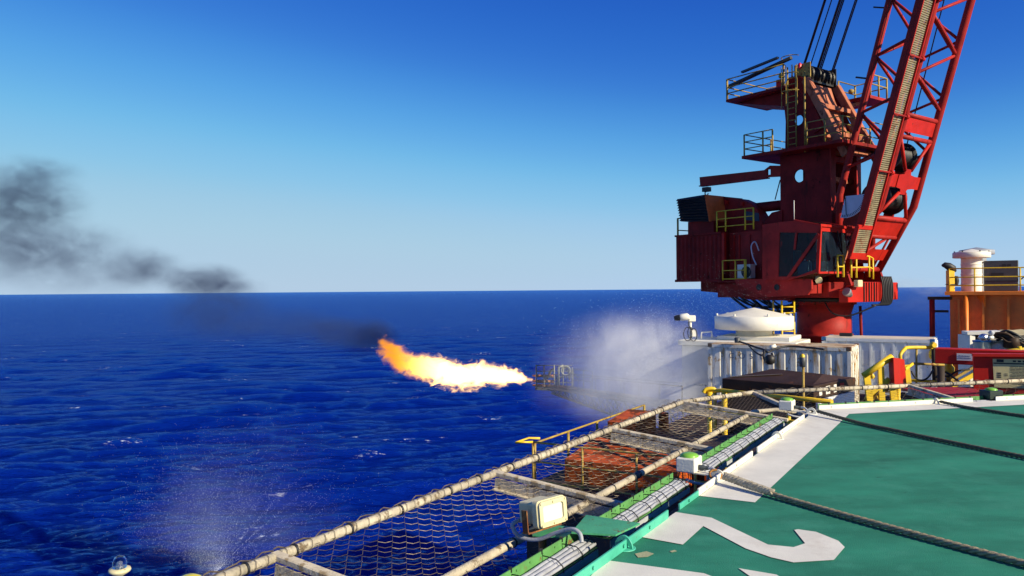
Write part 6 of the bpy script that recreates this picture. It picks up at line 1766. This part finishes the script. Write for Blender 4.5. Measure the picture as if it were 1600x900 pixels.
# the big water curtain between the burner and the container
sp_px = [(900, 592, 42, 70, 45, 0.16), (1010, 568, 39, 95, 62, 0.95), (950, 590, 40, 70, 55, 0.40), (1060, 560, 38, 62, 62, 0.60), (1010, 625, 37.5, 120, 50, 0.55), (1060, 610, 36.8, 70, 50, 0.5), (1085, 600, 37, 45, 60, 0.55), (985, 535, 40, 75, 42, 0.40), (1120, 575, 36.2, 40, 60, 0.14), (935, 565, 40, 95, 70, 0.16), (1000, 515, 40, 105, 40, 0.14), (920, 615, 40, 90, 40, 0.18)]
pf2, bl2 = [], []
for (x, y, dd, rx, ry, w) in sp_px:
    c = P(x, y, dd); k = dd / F; a, b = rx * k * 1.25, ry * k * 1.25
    pf2.append((c, a, a * 0.8, b, w * 0.85)); bl2.append((c, a * 0.99, a * 0.79, b * 0.99))
spray = blob('water_spray', bl2, 0.22, 0.0, 1, 'stuff')
spray['label'] = 'white curtain of water spray beside the lettered container'
spray.data.materials.append(vol_material('water_mist', (0.995, 0.995, 0.995), -0.3, 0.7, lambda nt: puff_nodes(nt, pf2, 0.8, 0.36, 0.64, (1, 1, 0.45), 8, 0.12)))
dp = []
while len(dp) < 6000:
    x = rg.gauss(1000, 62); y = 560 + rg.gauss(0, 42)
    if x > 1175 or y > 640: continue
    dp.append((P(x, y, 39 + rg.gauss(0, 1.4)), rg.uniform(0.003, 0.009)))
while len(dp) < 7500:
    x = rg.gauss(1110, 55); y = rg.gauss(480, 30)
    dp.append((P(x, y, 36.5 + rg.gauss(0, 0.8)), rg.uniform(0.003, 0.007)))
for k in range(14000):
    x = rg.gauss(1025, 36); y = rg.gauss(575, 30)
    if y > 640 or x > 1098: continue
    dp.append((P(x, y, 38 + rg.gauss(0, 1.2)), rg.uniform(0.004, 0.013)))
droplets('droplets', dp, spray, DROP)
# the fan of spray rising past the near net
src = P(338, 893, 11.5); kk = 11.5 / F
fan_px = [(450, 815, 110, 60, 0.26), (420, 850, 80, 45, 0.30), (330, 850, 40, 60, 1.5), (320, 800, 80, 75, 0.62), (350, 750, 100, 80, 0.20), (430, 710, 110, 70, 0.10), (265, 830, 70, 55, 0.30), (400, 800, 80, 70, 0.25)]
pf3, bl3 = [], []
for (x, y, rx, ry, w) in fan_px:
    c = P(x, y, 11.6); a, b = rx * kk * 1.3, ry * kk * 1.3
    pf3.append((c, a, 0.55, b, w * 0.17)); bl3.append((c, a * 0.99, 0.54, b * 0.99))
fan = blob('water_spray', bl3, 0.07, 0.0, 1, 'stuff')
fan['label'] = 'thin fan of water spray rising past the near end of the net'
fan.data.materials.append(vol_material('fine_water_mist', (0.80, 0.93, 1.0), -0.3, 0.8, lambda nt: puff_nodes(nt, pf3, 2.2, 0.34, 0.62, (1, 1, 0.6), 4, 0.25)))
dp = []
jets = [(-1.1 + 0.115 * q + rg.gauss(0, 0.025), 2.4 + 0.05 * q) for q in range(20)]
for k in range(16000):
    if rg.random() < 0.60:
        an, ln = rg.choice(jets); an += rg.gauss(0, 0.012)
    else:
        an = rg.gauss(0.12, 0.68); ln = 3.6
    t = rg.random() ** 1.15 * ln * rg.uniform(0.35, 0.9)
    p = src + RGT0 * (math.sin(an) * t + 0.05 * t * t * 0.6) + Z3 * (math.cos(an) * t - 0.05 * t * t) + FWD * rg.gauss(0, 0.14 + 0.05 * t)
    dp.append((p, rg.choice((0.0008, 0.0011, 0.0015, 0.0022))))
droplets('droplets', dp, fan, DROP)
# spray beyond the crane, blown left from the corner of the orange tank
bl4, pf4 = [], []
for (x, y, rx, ry, w) in ((1462, 455, 26, 10, 0.5), (1435, 446, 34, 13, 0.35), (1405, 442, 30, 14, 0.22), (1430, 470, 60, 26, 0.10)):
    c = P(x, y, 46); k = 46 / F; pf4.append((c, rx * k * 1.3, 1.6, ry * k * 1.3, w * 0.5)); bl4.append((c, rx * k * 1.29, 1.59, ry * k * 1.29))
far = blob('water_spray', bl4, 0.2, 0.0, 1, 'stuff')
far['label'] = 'faint wisp of spray between the crane and the orange tank'
far.data.materials.append(vol_material('far_water_mist', (0.85, 0.95, 1.0), -0.3, 0.8, lambda nt: puff_nodes(nt, pf4, 0.9, 0.34, 0.62, (1, 1, 2), 4, 0.2)))
